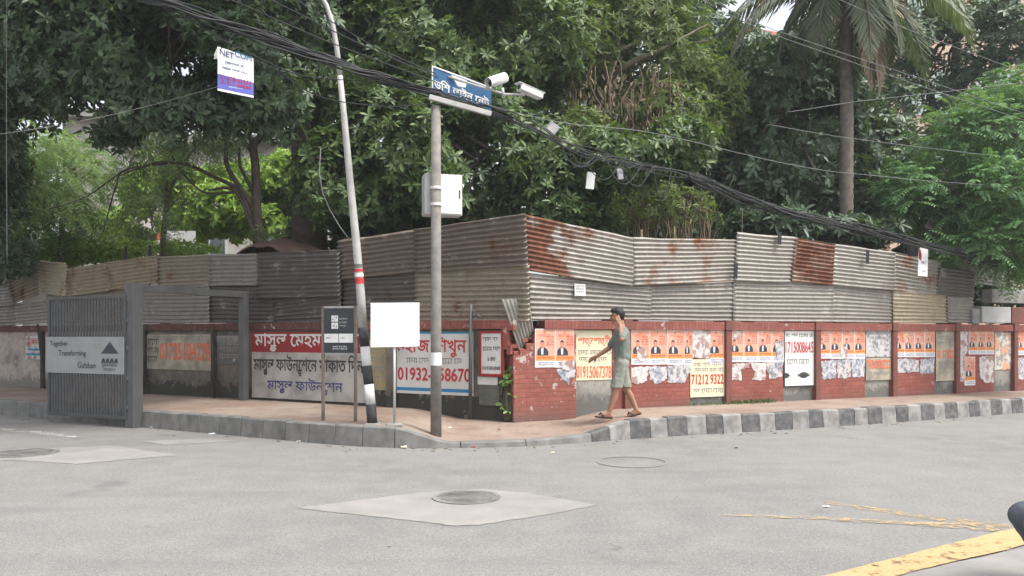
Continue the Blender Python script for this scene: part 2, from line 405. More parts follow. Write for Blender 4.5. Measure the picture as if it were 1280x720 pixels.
def script_geo(s, offset=0.0):
    """Text in visual order; '|x' draws x small under the letter before it (a stacked conjunct)."""
    base = ''; subs = []
    i = 0
    while i < len(s):
        if s[i] == '|': subs.append((len(base), s[i + 1])); i += 2
        else: base += s[i]; i += 1
    vs, fs = text_geo(base, offset)
    for k, ch in subs:
        pv, _ = text_geo(base[:k], offset); xe = max(v.x for v in pv)
        sv_, sf = text_geo(ch, offset)
        x1 = max(v.x for v in sv_); b = len(vs)
        vs += [Vector((xe - .02 + (v.x - x1) * .55, v.y * .55 - .30, v.z)) for v in sv_]; fs += [tuple(q + b for q in f) for f in sf]
    return vs, fs
def lettering(parent, s, box, y, mat, bold=0.0, name='lettering', shear=0.0, rot=None):
    vs, fs = script_geo(s, bold)
    x0 = min(v.x for v in vs); x1 = max(v.x for v in vs); z0 = min(v.y for v in vs); z1 = max(v.y for v in vs)
    u0, w0, u1, w1 = box
    sx = (u1 - u0) / (x1 - x0); sz = (w1 - w0) / (z1 - z0)
    out = []
    for v in vs:
        a = (v.x - x0) * sx; b = (v.y - z0) * sz
        out.append((u0 + a, y - v.z * .00008, w0 + b + shear * a))
    n = len(out); F2 = list(fs); O2 = list(out)
    if bold:
        bw = bold * sz * .75
        for k, (dx, dz) in enumerate(((bw, 0), (-bw, 0), (0, bw), (0, -bw))):
            F2 += [tuple(q + n * (k + 1) for q in f) for f in fs]; O2 += [(p[0] + dx, p[1] - .0005 * (k + 1), p[2] + dz) for p in out]
    return meshobj(name, O2, F2, mat, parent)
def scribble(parent, box, y, mat, rows=1, seed=0, shear=0.0, name='lettering', gap=.25):
    """Rows of small script too fine to read in the photograph: a head line with stems and hooks under it."""
    rg = random.Random(seed); mb = MB(); u0, w0, u1, w1 = box
    rh = (w1 - w0) / rows
    for r in range(rows):
        zt = w1 - r * rh - rh * gap * .5; h = rh * (1 - gap); x = u0 + rg.uniform(0, .04) * (u1 - u0)
        while x < u1 - h * .6:
            wl = min(rg.uniform(1.2, 3.2) * h, u1 - x); S = shear * (x - u0)
            mb.flat([(x, zt + S), (x + wl, zt + S + shear * wl), (x + wl, zt - h * .14 + S + shear * wl), (x, zt - h * .14 + S)], y)
            xx = x + .1 * h
            while xx < x + wl - .15 * h:
                d = rg.uniform(.55, 1.0) * h; t = h * .15; zz = zt - h * .14 + shear * (xx - u0)
                mb.flat([(xx, zz), (xx + t, zz), (xx + t, zt - d), (xx, zt - d)], y)
                if rg.random() < .7:
                    k = rg.uniform(.2, .45) * h
                    mb.flat([(xx + t, zt - d * .95), (xx + t + k, zt - d * .6), (xx + t + k, zt - d * .6 - t), (xx + t, zt - d * .95 - t * .3)], y)
                xx += rg.uniform(.38, .6) * h
            x += wl + .35 * h
    return mb.build(name, mat, parent)

# ------------------------------------------------------------------ the two wall lines
CORNER = Vector((-.04, 12.76, 0))
DIR_R = Vector((11.79, 5.60, 0)).normalized(); DIR_L = Vector((12.86, -7.40, 0)).normalized()
RZ_R = math.atan2(DIR_R.y, DIR_R.x); RZ_L = math.atan2(DIR_L.y, DIR_L.x)
def onwall(d, px, py, off=0.0):
    n = Vector((d.y, -d.x, 0)); P = CORNER + n * off
    ray = Vector(((px - HX) / F, 1, -(py - HY) / F)); O = Vector((0, 0, CH))
    t = (P - O).dot(n) / ray.dot(n); q = O + ray * t
    return (q - CORNER).dot(d), q.z
def oR(px, py, off=0.0): return onwall(DIR_R, px, py, off)
def oL(px, py, off=0.0): return onwall(DIR_L, px, py, off)
def wpos(d, u, off, z): return CORNER + d * u + Vector((d.y, -d.x, 0)) * off + Vector((0, 0, z))
PZ = .27; TOP = 1.77
def sstep(a, b, x):
    t = min(1, max(0, (x - a) / (b - a))); return t * t * (3 - 2 * t)
def zpave(x, y):
    dx = abs(x - .05) / 1.5
    dip = .205 * (1 - sstep(.55, 1.15, dx)) * (1 - .40 * min(1, max(0, (y - 10.9) / 1.9)))
    return PZ - dip

# ------------------------------------------------------------------ ground, road, pavement, kerb
def structure(o, label=None):
    o['kind'] = 'structure'
    if label: o['label'] = label
    return o
structure(meshobj('road', [(-250, -60, 0), (250, -60, 0), (250, 400, 0), (-250, 400, 0)], [(0, 1, 2, 3)], M['asphalt']), 'worn grey asphalt road across the corner')
uL, uR = 34, 34
nL = Vector((DIR_L.y, -DIR_L.x, 0)); nR = Vector((DIR_R.y, -DIR_R.x, 0))
A = CORNER - DIR_L * uL - nL * .12; B = CORNER - (nL + nR) * .06; D = CORNER + DIR_R * uR - nR * .12
structure(meshobj('terrain', [(A.x, A.y, .2), (B.x, B.y, .2), (D.x, D.y, .2), (200, 380, .2), (-200, 380, .2)], [(0, 1, 2, 3, 4)], M['dirt']), 'bare earth ground behind the boundary wall')

KP = [(-32, 27.4), (-24, 22.9), (-16, 18.6), (-10.1, 15.55), (-8.36, 14.5), (-6.17, 13.28), (-3.94, 11.98), (-2.47, 11.12), (-1.75, 10.84), (-1.1, 10.76), (-.43, 10.82), (.33, 11.0), (1.14, 11.42), (2.52, 12.1), (4.14, 12.80), (6.58, 13.95), (10.2, 15.85), (16, 19.0), (26, 24.4), (32, 27.7)]
def catmull(P, n):
    P = [Vector(p) for p in P]; out = []
    for i in range(len(P) - 1):
        p0 = P[max(0, i - 1)]; p1 = P[i]; p2 = P[i + 1]; p3 = P[min(len(P) - 1, i + 2)]
        for k in range(n):
            t = k / n
            out.append(.5 * ((2 * p1) + (p2 - p0) * t + (2 * p0 - 5 * p1 + 4 * p2 - p3) * t * t + (3 * p1 - p0 - 3 * p2 + p3) * t ** 3))
    out.append(P[-1]); return out
kc = catmull([(x, y, 0) for x, y in KP], 24)
cum = [0]
for a, b in zip(kc, kc[1:]): cum.append(cum[-1] + (b - a).length)
def kpt(s):
    s = min(max(s, 0), cum[-1] - 1e-4)
    i = int(np.searchsorted(cum, s, side='right')) - 1; i = min(i, len(kc) - 2)
    t = (s - cum[i]) / (cum[i + 1] - cum[i]); p = kc[i].lerp(kc[i + 1], t)
    a = kc[max(0, i - 3)]; b = kc[min(len(kc) - 1, i + 4)]
    d = (b - a).normalized()
    return p, d, Vector((-d.y, d.x, 0))
def s_at_x(x): return cum[min(range(len(kc)), key=lambda i: abs(kc[i].x - x))]
KW = .16
# pavement strip from the kerb's back to under the wall
rows = 14; nc = 260; s0, s1 = 0.5, cum[-1] - .5; sm = s_at_x(-.2)
pv = []; pf = []
for i in range(nc + 1):
    t = i / nc
    s = s0 + (sm - s0) * (t / .5) if t < .5 else sm + (s1 - sm) * ((t - .5) / .5)
    p, d, n = kpt(s); a = p + n * (KW - .01)
    b = (CORNER - DIR_L * (33 * (1 - t / .5)) - nL * .1) if t < .5 else (CORNER + DIR_R * (33 * (t - .5) / .5) - nR * .1)
    for r in range(rows + 1):
        q = a.lerp(b, r / rows); pv.append((q.x, q.y, zpave(q.x, q.y) + .004 * noise.noise(Vector((q.x * 1.3, q.y * 1.3, 0)))))
for i in range(nc):
    for r in range(rows): k = i * (rows + 1) + r; pf.append((k, k + rows + 1, k + rows + 2, k + 1))
structure(meshobj('pavement', pv, pf, M['pavers'], smooth=True), 'dusty reddish brick pavement round the corner')
kerb = thing('kerb', None, None); structure(kerb, 'concrete kerb round the corner, painted black and white along one street')
def kerb_block(sa, sb, mat, name='kerb_block', seed=0):
    rg = random.Random(seed); mb = MB(); k = max(2, int((sb - sa) / .08) + 1); vs = []; hj = rg.uniform(-.006, .008); lj = rg.uniform(-.008, .008)
    for i in range(k):
        p, d, n = kpt(sa + (sb - sa) * i / (k - 1)); q = p + n * KW; zt = zpave(q.x, q.y) + .012
        zt = max(zt, .03) + (hj if zt > .12 else 0)
        j = rg.uniform(-.006, .006) + lj
        vs += [p + Vector((0, 0, -.02)) - n * .012, p + Vector((0, 0, zt - .02)) + n * (.012 + j), p + n * .035 + Vector((0, 0, zt)), q + Vector((0, 0, zt)), q + Vector((0, 0, -.02))]
    fs = []
    for i in range(k - 1):
        for r in range(4): a = i * 5 + r; fs.append((a, a + 1, a + 6, a + 5))
    fs += [(4, 3, 2, 1, 0), tuple((k - 1) * 5 + r for r in range(5))]
    mb.add(vs, fs); return mb.build(name, mat, kerb)
s = 6.0; i = 0; sl = s_at_x(1.16)
while s < sl - .02:
    L = min(.47 if not (s_at_x(-1.7) < s < sl) else .9, sl - s)
    if sl - (s + L) < .2: L = sl - s
    kerb_block(s + .006, s + L - .006, M['kerbgrey'], seed=i); s += L; i += 1
i = 0
while s < s1 - 6 and i < 62:
    L = .34 + (.02 if i % 3 else -.03)
    kerb_block(s + .004, s + L - .004, M['kerbblack'] if i % 2 == 0 else M['kerbwhite'], 'painted_kerb_block', i + 99); s += L; i += 1

# road patches, manholes, paint
def road_sheet(name, px, z, mat, label=None):
    rgp = random.Random(len(px) + int(px[0][0])); base = [ground(x, y, z) for x, y in px]; pts = []
    for a, b in zip(base, base[1:] + base[:1]):
        k = max(1, int((b - a).length / .07)); nn = Vector((b.y - a.y, a.x - b.x, 0)).normalized()
        for q in range(k): pts.append(a.lerp(b, q / k) + nn * (rgp.uniform(-1, 1) * (.012 if 'patch' in name else .004)))
    o = meshobj(name, pts, [tuple(range(len(pts)))], mat); return structure(o, label)
road_sheet('road_patch', [(372, 635), (440, 626), (520, 616), (598, 611), (660, 616), (746, 631), (690, 642), (600, 656), (570, 657), (470, 646)], .004, M['patch'], 'pale concrete patch round the nearer manhole')
road_sheet('road_patch', [(-40, 566), (60, 560), (140, 557), (226, 569), (150, 575), (95, 580), (20, 575), (-40, 577)], .004, M['patch'], 'pale concrete patch at the road edge before the gate')
road_sheet('road_patch', [(176, 551), (250, 549), (300, 551), (206, 556)], .004, M['patch'], 'small pale patch by the kerb')
road_sheet('road_patch', [(1078, 735), (1100, 719), (1150, 712), (1262, 688.5), (1330, 676), (1330, 735)], .004, M['patch'], 'broken pale road edge beyond the broad yellow line')
road_sheet('road_marking', [(-10, 534), (60, 540), (102, 546), (90, 547), (-10, 537)], .008, M['whiteworn'], 'faded white line on the road')
road_sheet('yellow_line_marking', [(1020, 722), (1150, 689), (1258, 662), (1300, 655), (1300, 674), (1262, 686), (1190, 702), (1110, 722)], .012, M['yellow'], 'broad yellow line')
road_sheet('yellow_line_marking', [(905, 645), (1000, 648), (1140, 656), (1240, 664), (1262, 660), (1262, 655), (1150, 652), (1000, 644.5), (905, 643)], .008, M['yellowworn'], 'thin worn yellow line')
road_sheet('yellow_line_marking', [(1030, 626), (1060, 629), (1150, 643), (1262, 655), (1262, 659), (1180, 652), (1100, 640), (1030, 629)], .004, M['yellowworn'], 'second thin worn yellow line')
def manhole(px, py, rad, label, ringonly=False):
    c = ground(px, py, .004)
    t = thing('manhole_cover', label, 'manhole', c)
    mb = MB(); n = 40; hk = .3 if ringonly else 1
    def ring(r0, r1, z0, z1):
        vs = [Vector((math.cos(2 * math.pi * k / n) * r, math.sin(2 * math.pi * k / n) * r, z)) for r, z in ((r0, z0 * hk), (r1, z1 * hk)) for k in range(n)]
        return vs, [(k, (k + 1) % n, n + (k + 1) % n, n + k) for k in range(n)]
    mb.add(*ring(rad, rad, 0, .010)); mb.add(*ring(rad, rad * (.94 if ringonly else .86), .010, .010)); mb.add(*ring(rad * (.94 if ringonly else .86), rad * (.94 if ringonly else .86), .010, .004))
    mb.build('rim', M['iron'] if not ringonly else M['ironpale'], t)
    if not ringonly:
        mb = MB(); vs = [Vector((math.cos(2 * math.pi * k / n) * rad * .85, math.sin(2 * math.pi * k / n) * rad * .85, .006)) for k in range(n)]
        mb.add(vs, [tuple(range(n))])
        for k in range(-4, 5):
            L = math.sqrt(max(0, (.8 * rad) ** 2 - (k * rad * .18) ** 2)); mb.box(-L, L, k * rad * .18 - .012, k * rad * .18 + .012, .006, .012)
        mb.build('lid', M['iron'], t)
manhole(583, 622, .32, 'round iron manhole cover in the pale concrete patch')
manhole(30, 566.5, .40, 'round iron manhole cover on the road before the slatted gate')
manhole(790, 577.5, .42, 'flush manhole ring in the asphalt below the striped kerb', True)

# ------------------------------------------------------------------ boundary wall along the sunny street
wr = thing('boundary_wall', 'low red brick wall plastered with posters along the street with the striped kerb', 'wall', CORNER, RZ_R)
def wall_panel(u0, u1, mat, y0, y1, z0, z1, name, par):
    return MB().box(u0, u1, y0, y1, z0, z1).build(name, mat, par)
pil_px = [783, 909, 1020.5, 1116.5, 1195, 1267.5]
pil_u = [oR(p, 450)[0] for p in pil_px]
while pil_u[-1] < 30: pil_u.append(pil_u[-1] + 2.05)
plas_px = [(717, 766), (862, 905), (979, 1017), (1081, 1113), (1168, 1192.5), (1243, 1265)]
plas = [(oR(a, 450)[0], oR(b, 450)[0]) for a, b in plas_px]
edges = [1.02]; spans = []
u = oR(717, 450)[0]
for a, b in plas:
    if a > u + .02: spans.append((u, a, 'b'))
    spans.append((a, b, 'p')); u = b
spans.append((u, 33, 'b'))
for a, b, k in spans:
    if k == 'b': wall_panel(a, b, M['brick'], 0, .25, -.05, 1.625, 'brick_panel', wr)
    else: wall_panel(a + .002, b - .002, M['plaster'], .03, .25, -.05, 1.625, 'plaster_panel', wr)
wall_panel(.62, 33, M['coping'], -.045, .27, 1.627, TOP, 'coping', wr)
for i, uu in enumerate(pil_u):
    hw = .065
    MB().box(uu - hw, uu + hw, -.06, .1, -.04, 1.618, bev=.006).box(uu - hw - .02, uu + hw + .02, -.075, .28, 1.62, TOP + .03, bev=.006).build('pilaster', M['pilaster'], wr)

# broken corner pier
pier = thing('brick_pier', 'broken stepped red brick pier at the street corner, posters on its face', 'pier', CORNER, RZ_R)
uP1 = oR(716, 450)[0]
mb = MB()
mb.prism([(.02, -.02), (uP1, -.02), (uP1, 1.62), (.52, 1.62), (.52, 1.50), (.38, 1.50), (.38, 1.40), (.25, 1.40), (.25, 1.30), (.13, 1.30), (.13, 1.22), (.02, 1.20)], -.11, .3)
mb.build('brick_body', M['brickchip'], pier)
MB().box(.56, uP1 - .003, -.14, .32, 1.623, TOP - .005, bev=.008).build('coping', M['coping'], pier)
rg = random.Random(3); mb = MB()
for k in range(7):
    x = .08 + k * .065; z = 1.215 + .045 * k
    mb.box(x - .05, x + .05, -.06 + rg.uniform(-.03, .03), .16, z, z + .06, Matrix.Rotation(rg.uniform(-.12, .12), 4, 'Y'), bev=.006)
mb.build('loose_brick', M['brickchip'], pier)

# ------------------------------------------------------------------ boundary wall along the shaded street
wl = thing('boundary_wall', 'mould-stained low wall with painted banners along the shaded street behind the gate', 'wall', CORNER, RZ_L)
uE = oL(627, 450)[0]
bounds = [-33, oL(54, 450)[0], oL(182, 450)[0], oL(268, 450)[0], oL(312, 450)[0], oL(457, 450)[0], oL(484, 450)[0], oL(497, 450)[0], oL(592, 450)[0], uE]
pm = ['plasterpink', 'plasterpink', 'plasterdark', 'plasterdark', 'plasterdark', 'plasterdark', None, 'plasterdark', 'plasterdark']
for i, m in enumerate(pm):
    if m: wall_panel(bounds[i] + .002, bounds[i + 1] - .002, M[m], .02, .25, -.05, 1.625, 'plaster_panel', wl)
wall_panel(bounds[0], bounds[5], M['copingdark'], -.03, .27, 1.627, TOP, 'coping', wl)
wall_panel(bounds[5] + .003, uE - .15, M['coping'], -.03, .27, 1.627, TOP, 'coping', wl)
for px in (54, 182, 268, 490):
    uu = oL(px, 450)[0]; hw = .10 if px == 490 else .05
    MB().box(uu - hw, uu + hw, -.05, .24, -.04, 1.62, bev=.006).build('pilaster', M['darkwood'] if px != 490 else M['plasterdark'], wl)
# broken wall end at the corner gap
st = thing('wall_stub', 'broken red brick wall end hanging over the dark corner gap', 'wall', CORNER, RZ_L)
u0 = oL(632, 420)[0]
mb = MB(); mb.prism([(uE + .03, 1.30), (uE + .12, 1.30), (uE + .12, 1.22), (.05, 1.22), (.05, 1.37), (.0, 1.37), (.0, 1.60), (.10, 1.60), (.10, 1.765), (uE - .14, 1.765), (uE - .14, 1.63), (uE + .03, 1.63)], -.05, .2)
mb.build('brick_body', M['brickchip'], st)

# ------------------------------------------------------------------ corrugated iron sheets
T_ = {'streak': mat_tin('tin_streaked', (.36, .29, .21), .42, rustc=(.20, .095, .045), streak=.75), 'grey': mat_tin('tin_grey', (.29, .268, .238), .08), 'pale': mat_tin('tin_pale', (.345, .32, .285), .05, streak=.35), 'warm': mat_tin('tin_warm', (.31, .265, .205), .22),
      'cream': mat_tin('tin_cream', (.50, .43, .31), .30, rustc=(.27, .14, .055)), 'rusty': mat_tin('tin_rust', (.26, .17, .12), .95, rustc=(.165, .062, .038)),
      'halfrust': mat_tin('tin_half_rust', (.33, .305, .27), .28, gx=(.45, 1.75), rustc=(.19, .082, .05)), 'dark': mat_tin('tin_dark', (.125, .112, .10), .2, rustc=(.10, .05, .03)),
      'brownrust': mat_tin('tin_brown', (.18, .145, .118), .42, rustc=(.17, .068, .032)), 'midrust': mat_tin('tin_rust_patch', (.31, .283, .248), .5, rustc=(.24, .10, .05)),
      'yellow': mat_tin('tin_yellowed', (.42, .355, .25), .25, rustc=(.30, .16, .06))}
def sheet(d, rz, quad, off, mat, label, pitch=.076, amp=.0145, vert=False, crump=.042, seed=0, cat='corrugated sheet', group='corrugated iron sheets on the wall'):
    """quad: photo pixels of top-left, top-right, bottom-right, bottom-left on that wall's plane (off metres in front of it)."""
    P = [Vector(onwall(d, x, y, off)) for x, y in quad]
    tl, tr, br, bl = P
    o = Vector((bl.x, min(bl.y, br.y)))
    W = ((tr - tl).length + (br - bl).length) / 2; H = ((tl - bl).length + (tr - br).length) / 2
    if not vert: nu = max(6, int(W / .12)); nv = max(10, int(H / pitch * 8))
    else: nv = max(6, int(H / .12)); nu = max(10, int(W / pitch * 8))
    rg = random.Random(seed); ox, oy = rg.uniform(0, 90), rg.uniform(0, 90)
    vs = []; fs = []
    for j in range(nv + 1):
        v = j / nv
        for i in range(nu + 1):
            t = i / nu
            q = bl.lerp(br, t).lerp(tl.lerp(tr, t), v) - o
            # ragged top and ends
            e = noise.noise(Vector((ox + t * W * 2.2, oy, 0))) * .014
            if v > .9: q.y += e * (v - .9) * 10
            q.y += .012 * noise.noise(Vector((ox + q.x * .9, oy + v * .5, 5)))
            ph = (t * W if vert else v * H) / pitch * 2 * math.pi
            w_ = amp * math.sin(ph) + crump * noise.noise(Vector((ox + q.x * .8, oy + q.y * .9, 0))) + crump * .35 * noise.noise(Vector((ox + q.x * 3, oy + q.y * 2, 3)))
            vs.append((q.x, -w_, q.y))
    for j in range(nv):
        for i in range(nu): a = j * (nu + 1) + i; fs.append((a, a + 1, a + nu + 2, a + nu + 1))
    ob = meshobj('corrugated_sheet', vs, fs, mat, smooth=True)
    so_ = ob.modifiers.new('thickness', 'SOLIDIFY'); so_.thickness = .0025
    ob.location = wpos(d, o.x, off, o.y); ob.rotation_euler = (0, 0, rz)
    return tag(ob, label, cat, group)
RS = [  # lower row, street with the striped kerb
 ([(657, 341), (814, 357), (814, 400), (659, 400)], -.07, 'grey', 'grey corrugated sheet with a paper note, lowest at the street corner'),
 ([(811, 356), (919, 352), (919, 402), (811, 400)], -.10, 'grey', 'plain grey corrugated sheet directly under the sheet with faint rust blotches'),
 ([(916, 349), (1042, 352), (1042, 403), (916, 402)], -.08, 'pale', 'pale corrugated sheet below the full rust-brown sheet'),
 ([(1039, 352), (1119, 362), (1119, 404), (1039, 403)], -.10, 'pale', 'pale corrugated sheet next to the yellowed low sheet'),
 ([(1116, 362), (1184, 368), (1184, 404), (1116, 404)], -.07, 'yellow', 'yellow-stained corrugated sheet sitting on the wall coping'),
 ([(1183, 369), (1218, 371), (1218, 404), (1183, 404)], -.10, 'grey', 'small narrow corrugated sheet beside the dark gap in the fence'),
 # upper row
 ([(653, 267), (791, 297), (791, 358), (660, 339)], -.02, 'halfrust', 'sloping corrugated sheet, orange rust over the end by the street corner'),
 ([(789, 297), (921, 299), (921, 351), (791, 358)], -.04, 'midrust', 'grey corrugated sheet with faint rust blotches in the upper row'),
 ([(921, 290), (996, 296), (993, 353), (919, 351)], -.02, 'pale', 'tall pale corrugated sheet beside the rust-brown sheet'),
 ([(993, 297), (1044, 305), (1041, 357), (990, 352)], 0.0, 'rusty', 'corrugated sheet rusted brown all over'),
 ([(1042, 304), (1119, 315), (1118, 363), (1040, 356)], -.02, 'pale', 'pale corrugated sheet with a hanging black strap, past the rusted one'),
 ([(1117, 315), (1176, 327), (1173, 369), (1116, 363)], -.04, 'midrust', 'corrugated sheet behind the hanging white tag'),
 ([(1174, 334), (1220, 340), (1218, 371), (1172, 368)], -.02, 'dark', 'dark stained corrugated sheet under the feathery tree'),
 ([(1196, 322), (1275, 338), (1275, 362), (1200, 352)], -.32, 'grey', 'grey corrugated sheet slanting away behind the feathery leaves'),
 ([(1262, 336), (1330, 346), (1330, 372), (1262, 366)], -.28, 'warm', 'corrugated sheet at the far end above the concrete blocks'),
]
for i, (q, off, m, lab) in enumerate(RS): sheet(DIR_R, RZ_R, q, off, T_[m], lab, seed=i + 1)
LS = [
 ([(519, 336), (662, 331), (662, 402), (519, 402)], -.07, 'warm', 'brownish corrugated sheet low beside the street corner, behind the concrete pole'),
 ([(424, 345), (522, 339), (522, 403), (424, 403)], -.10, 'dark', 'dark corrugated sheet behind the blank white board'),
 ([(343, 369), (427, 349), (427, 404), (343, 404)], -.08, 'dark', 'dark corrugated sheet low above the red banner'),
 ([(260, 354), (346, 358), (346, 404), (260, 404)], -.10, 'dark', 'dark corrugated sheet low behind the far gate post'),
 ([(172, 357), (263, 356), (263, 404), (172, 404)], -.08, 'grey', 'grey corrugated sheet low under the gate frame beam'),
 ([(58, 366), (175, 360), (175, 405), (58, 405)], -.10, 'warm', 'corrugated sheet hidden low behind the gate leaf'),
 ([(16, 379), (61, 373), (61, 403), (20, 406)], -.06, 'pale', 'pale corrugated sheet low beside the gate leaf edge'),
 ([(-40, 384), (18, 381), (20, 407), (-40, 409)], -.08, 'grey', 'grey corrugated sheet low at the end of the shaded wall'),
 ([(518, 287), (657, 267), (660, 333), (519, 341)], -.03, 'brownrust', 'brown-stained corrugated sheet high at the corner beside the cable cabinet'),
 ([(422, 300), (521, 286), (521, 340), (423, 350)], -.05, 'brownrust', 'brown corrugated sheet with a dark rust patch behind the striped pole'),
 ([(321, 316), (425, 313), (425, 371), (321, 373)], 0.0, 'dark', 'flat dark corrugated sheet overlapping in front below the red tarpaulin'),
 ([(260, 318), (324, 317), (324, 357), (262, 358)], -.03, 'grey', 'grey corrugated sheet above the gate frame beam'),
 ([(196, 321), (263, 318), (263, 356), (197, 358)], -.05, 'warm', 'corrugated sheet above the gate post'),
 ([(133, 328), (198, 319), (198, 354), (137, 363)], -.02, 'streak', 'tilted streaked corrugated sheet above the hinge side of the gate'),
 ([(83, 336), (136, 328), (139, 364), (84, 371)], -.05, 'streak', 'rust-streaked corrugated sheet above the gate signboard'),
 ([(46, 325), (84, 329), (82, 371), (49, 366)], -.02, 'cream', 'cream corrugated sheet, the palest in the upper row'),
 ([(8, 343), (47, 326), (49, 368), (16, 380)], -.05, 'streak', 'steeply tilted corrugated sheet with a stained top'),
 ([(-40, 345), (10, 340), (18, 382), (-40, 386)], -.03, 'grey', 'grey corrugated sheet at the far end of the upper row'),
]
for i, (q, off, m, lab) in enumerate(LS): sheet(DIR_L, RZ_L, q, off, T_[m], lab, seed=i + 40, pitch=.084, amp=.023)
sheet(DIR_R, RZ_R, [(627, 374), (662, 372), (668, 412), (650, 440)], .07, T_['grey'], 'small bent sheet with upright ridges folded over the corner gap', vert=True, seed=90, pitch=.07)

# posts, straps and small bits on the sheets
def rod(name, pts, r, mat, label, cat, n=8, group=None):
    o = MB().tube(pts, r, n).build(name, mat, smooth=True); return tag(o, label, cat, group)
def wrod(d, a, b, off, r, mat, label, cat='post', name='fence_post'):
    (ua, za), (ub, zb) = onwall(d, *a, off), onwall(d, *b, off)
    return rod(name, [wpos(d, ua, off, za), wpos(d, ub, off, zb)], r, mat, label, cat)
wrod(DIR_R, (928, 262), (926, 350), -.2, .012, M['darkwood'], 'thin stick standing above the tall pale sheet')
wrod(DIR_R, (802, 287), (803, 340), -.2, .018, M['twig'], 'short stick end showing above the blotched sheet')
wrod(DIR_R, (843, 283), (844, 340), -.2, .014, M['twig'], 'thin stick end showing midway along the blotched sheet')
wrod(DIR_L, (157, 308), (158, 404), -.2, .03, M['darkwood'], 'dark stake end above the tilted sheet near the gate')
wrod(DIR_L, (187, 307), (187, 404), -.2, .028, M['darkwood'], 'dark stake end above the sheet by the gate post')
wrod(DIR_L, (47, 405), (56, 486), .12, .026, M['darkwood'], 'leaning dark stake against the pink plaster wall')
wrod(DIR_L, (264, 408), (268, 498), .10, .024, M['darkwood'], 'dark stake between the faded notices behind the gate')
wrod(DIR_L, (181, 405), (178, 492), .10, .022, M['darkwood'], 'dark stake beside the gate post')
t = thing('steel_post', 'grey iron post with a bent arm before the corner wall', 'post', wpos(DIR_L, oL(592, 500)[0], .10, 0), RZ_L)
MB().tube([(0, 0, .18), (.01, 0, 2.02)], .032, 10).build('upright', M['steel'], t, True)
MB().tube([(.01, 0, 1.93), (.14, -.01, 1.86), (.22, -.01, 1.80)], .014, 8).build('arm', M['steel'], t, True)
def strap(px, py0, py1, off, label):
    u, z0 = oR(px, py1, off); _, z1 = oR(px, py0, off)
    o = MB().box(-.045, .045, -.008, 0, 0, z1 - z0, bev=.003).build('black_strap', M['tape']); o.location = wpos(DIR_R, u, off, z0); o.rotation_euler = (0, R(3), RZ_R)
    tag(o, label, 'strap')
strap(974, 290, 306, .06, 'black strap hung over the tall pale sheet edge')
strap(1084, 312, 330, .06, 'black strap hung over the sheet past the rusted one')
strap(919, 328, 348, .05, 'black strap at the joint before the tall pale sheet')
u_, z_ = oR(725, 370, -.03)
nt0 = thing('paper_note', 'small white paper note stuck on the grey corner sheet', 'note', wpos(DIR_R, u_, -.03, z_), RZ_R)
MB().flat([(-.10, 0), (.11, .0), (.105, .20), (-.105, .205)], 0).build('sheet', M['paper'], nt0); scribble(nt0, (-.08, .04, .08, .18), -.002, M['inkgrey'], 3, 5)
# concrete blocks and dark gap at the far end
def wbox(name, d, rz, a, b, off, depth, mat, label, cat):
    (ua, za), (ub, zb) = onwall(d, *a, off), onwall(d, *b, off)
    o = MB().box(0, ub - ua, 0, depth, 0, za - zb, bev=.015).build(name, mat); o.location = wpos(d, ua, off, zb); o.rotation_euler = (0, 0, rz); return tag(o, label, cat)
wbox('concrete_slab', DIR_R, RZ_R, (1240, 361), (1300, 380), -.05, .25, M['concrete'], 'grey concrete slab bridging above the dark gap', 'slab')
wbox('concrete_slab', DIR_R, RZ_R, (1228, 383), (1264, 404), -.04, .22, M['cabinet'], 'pale slab standing on the coping beside the dark gap', 'slab')
wbox('concrete_block', DIR_R, RZ_R, (1265, 384), (1300, 405), -.06, .2, M['pilaster'], 'dark block on the coping at the end of the wall', 'block')
wbox('wooden_prop', DIR_R, RZ_R, (1216, 386), (1225, 405), -.04, .12, M['concrete'], 'short upright prop beside the pale slab', 'prop')

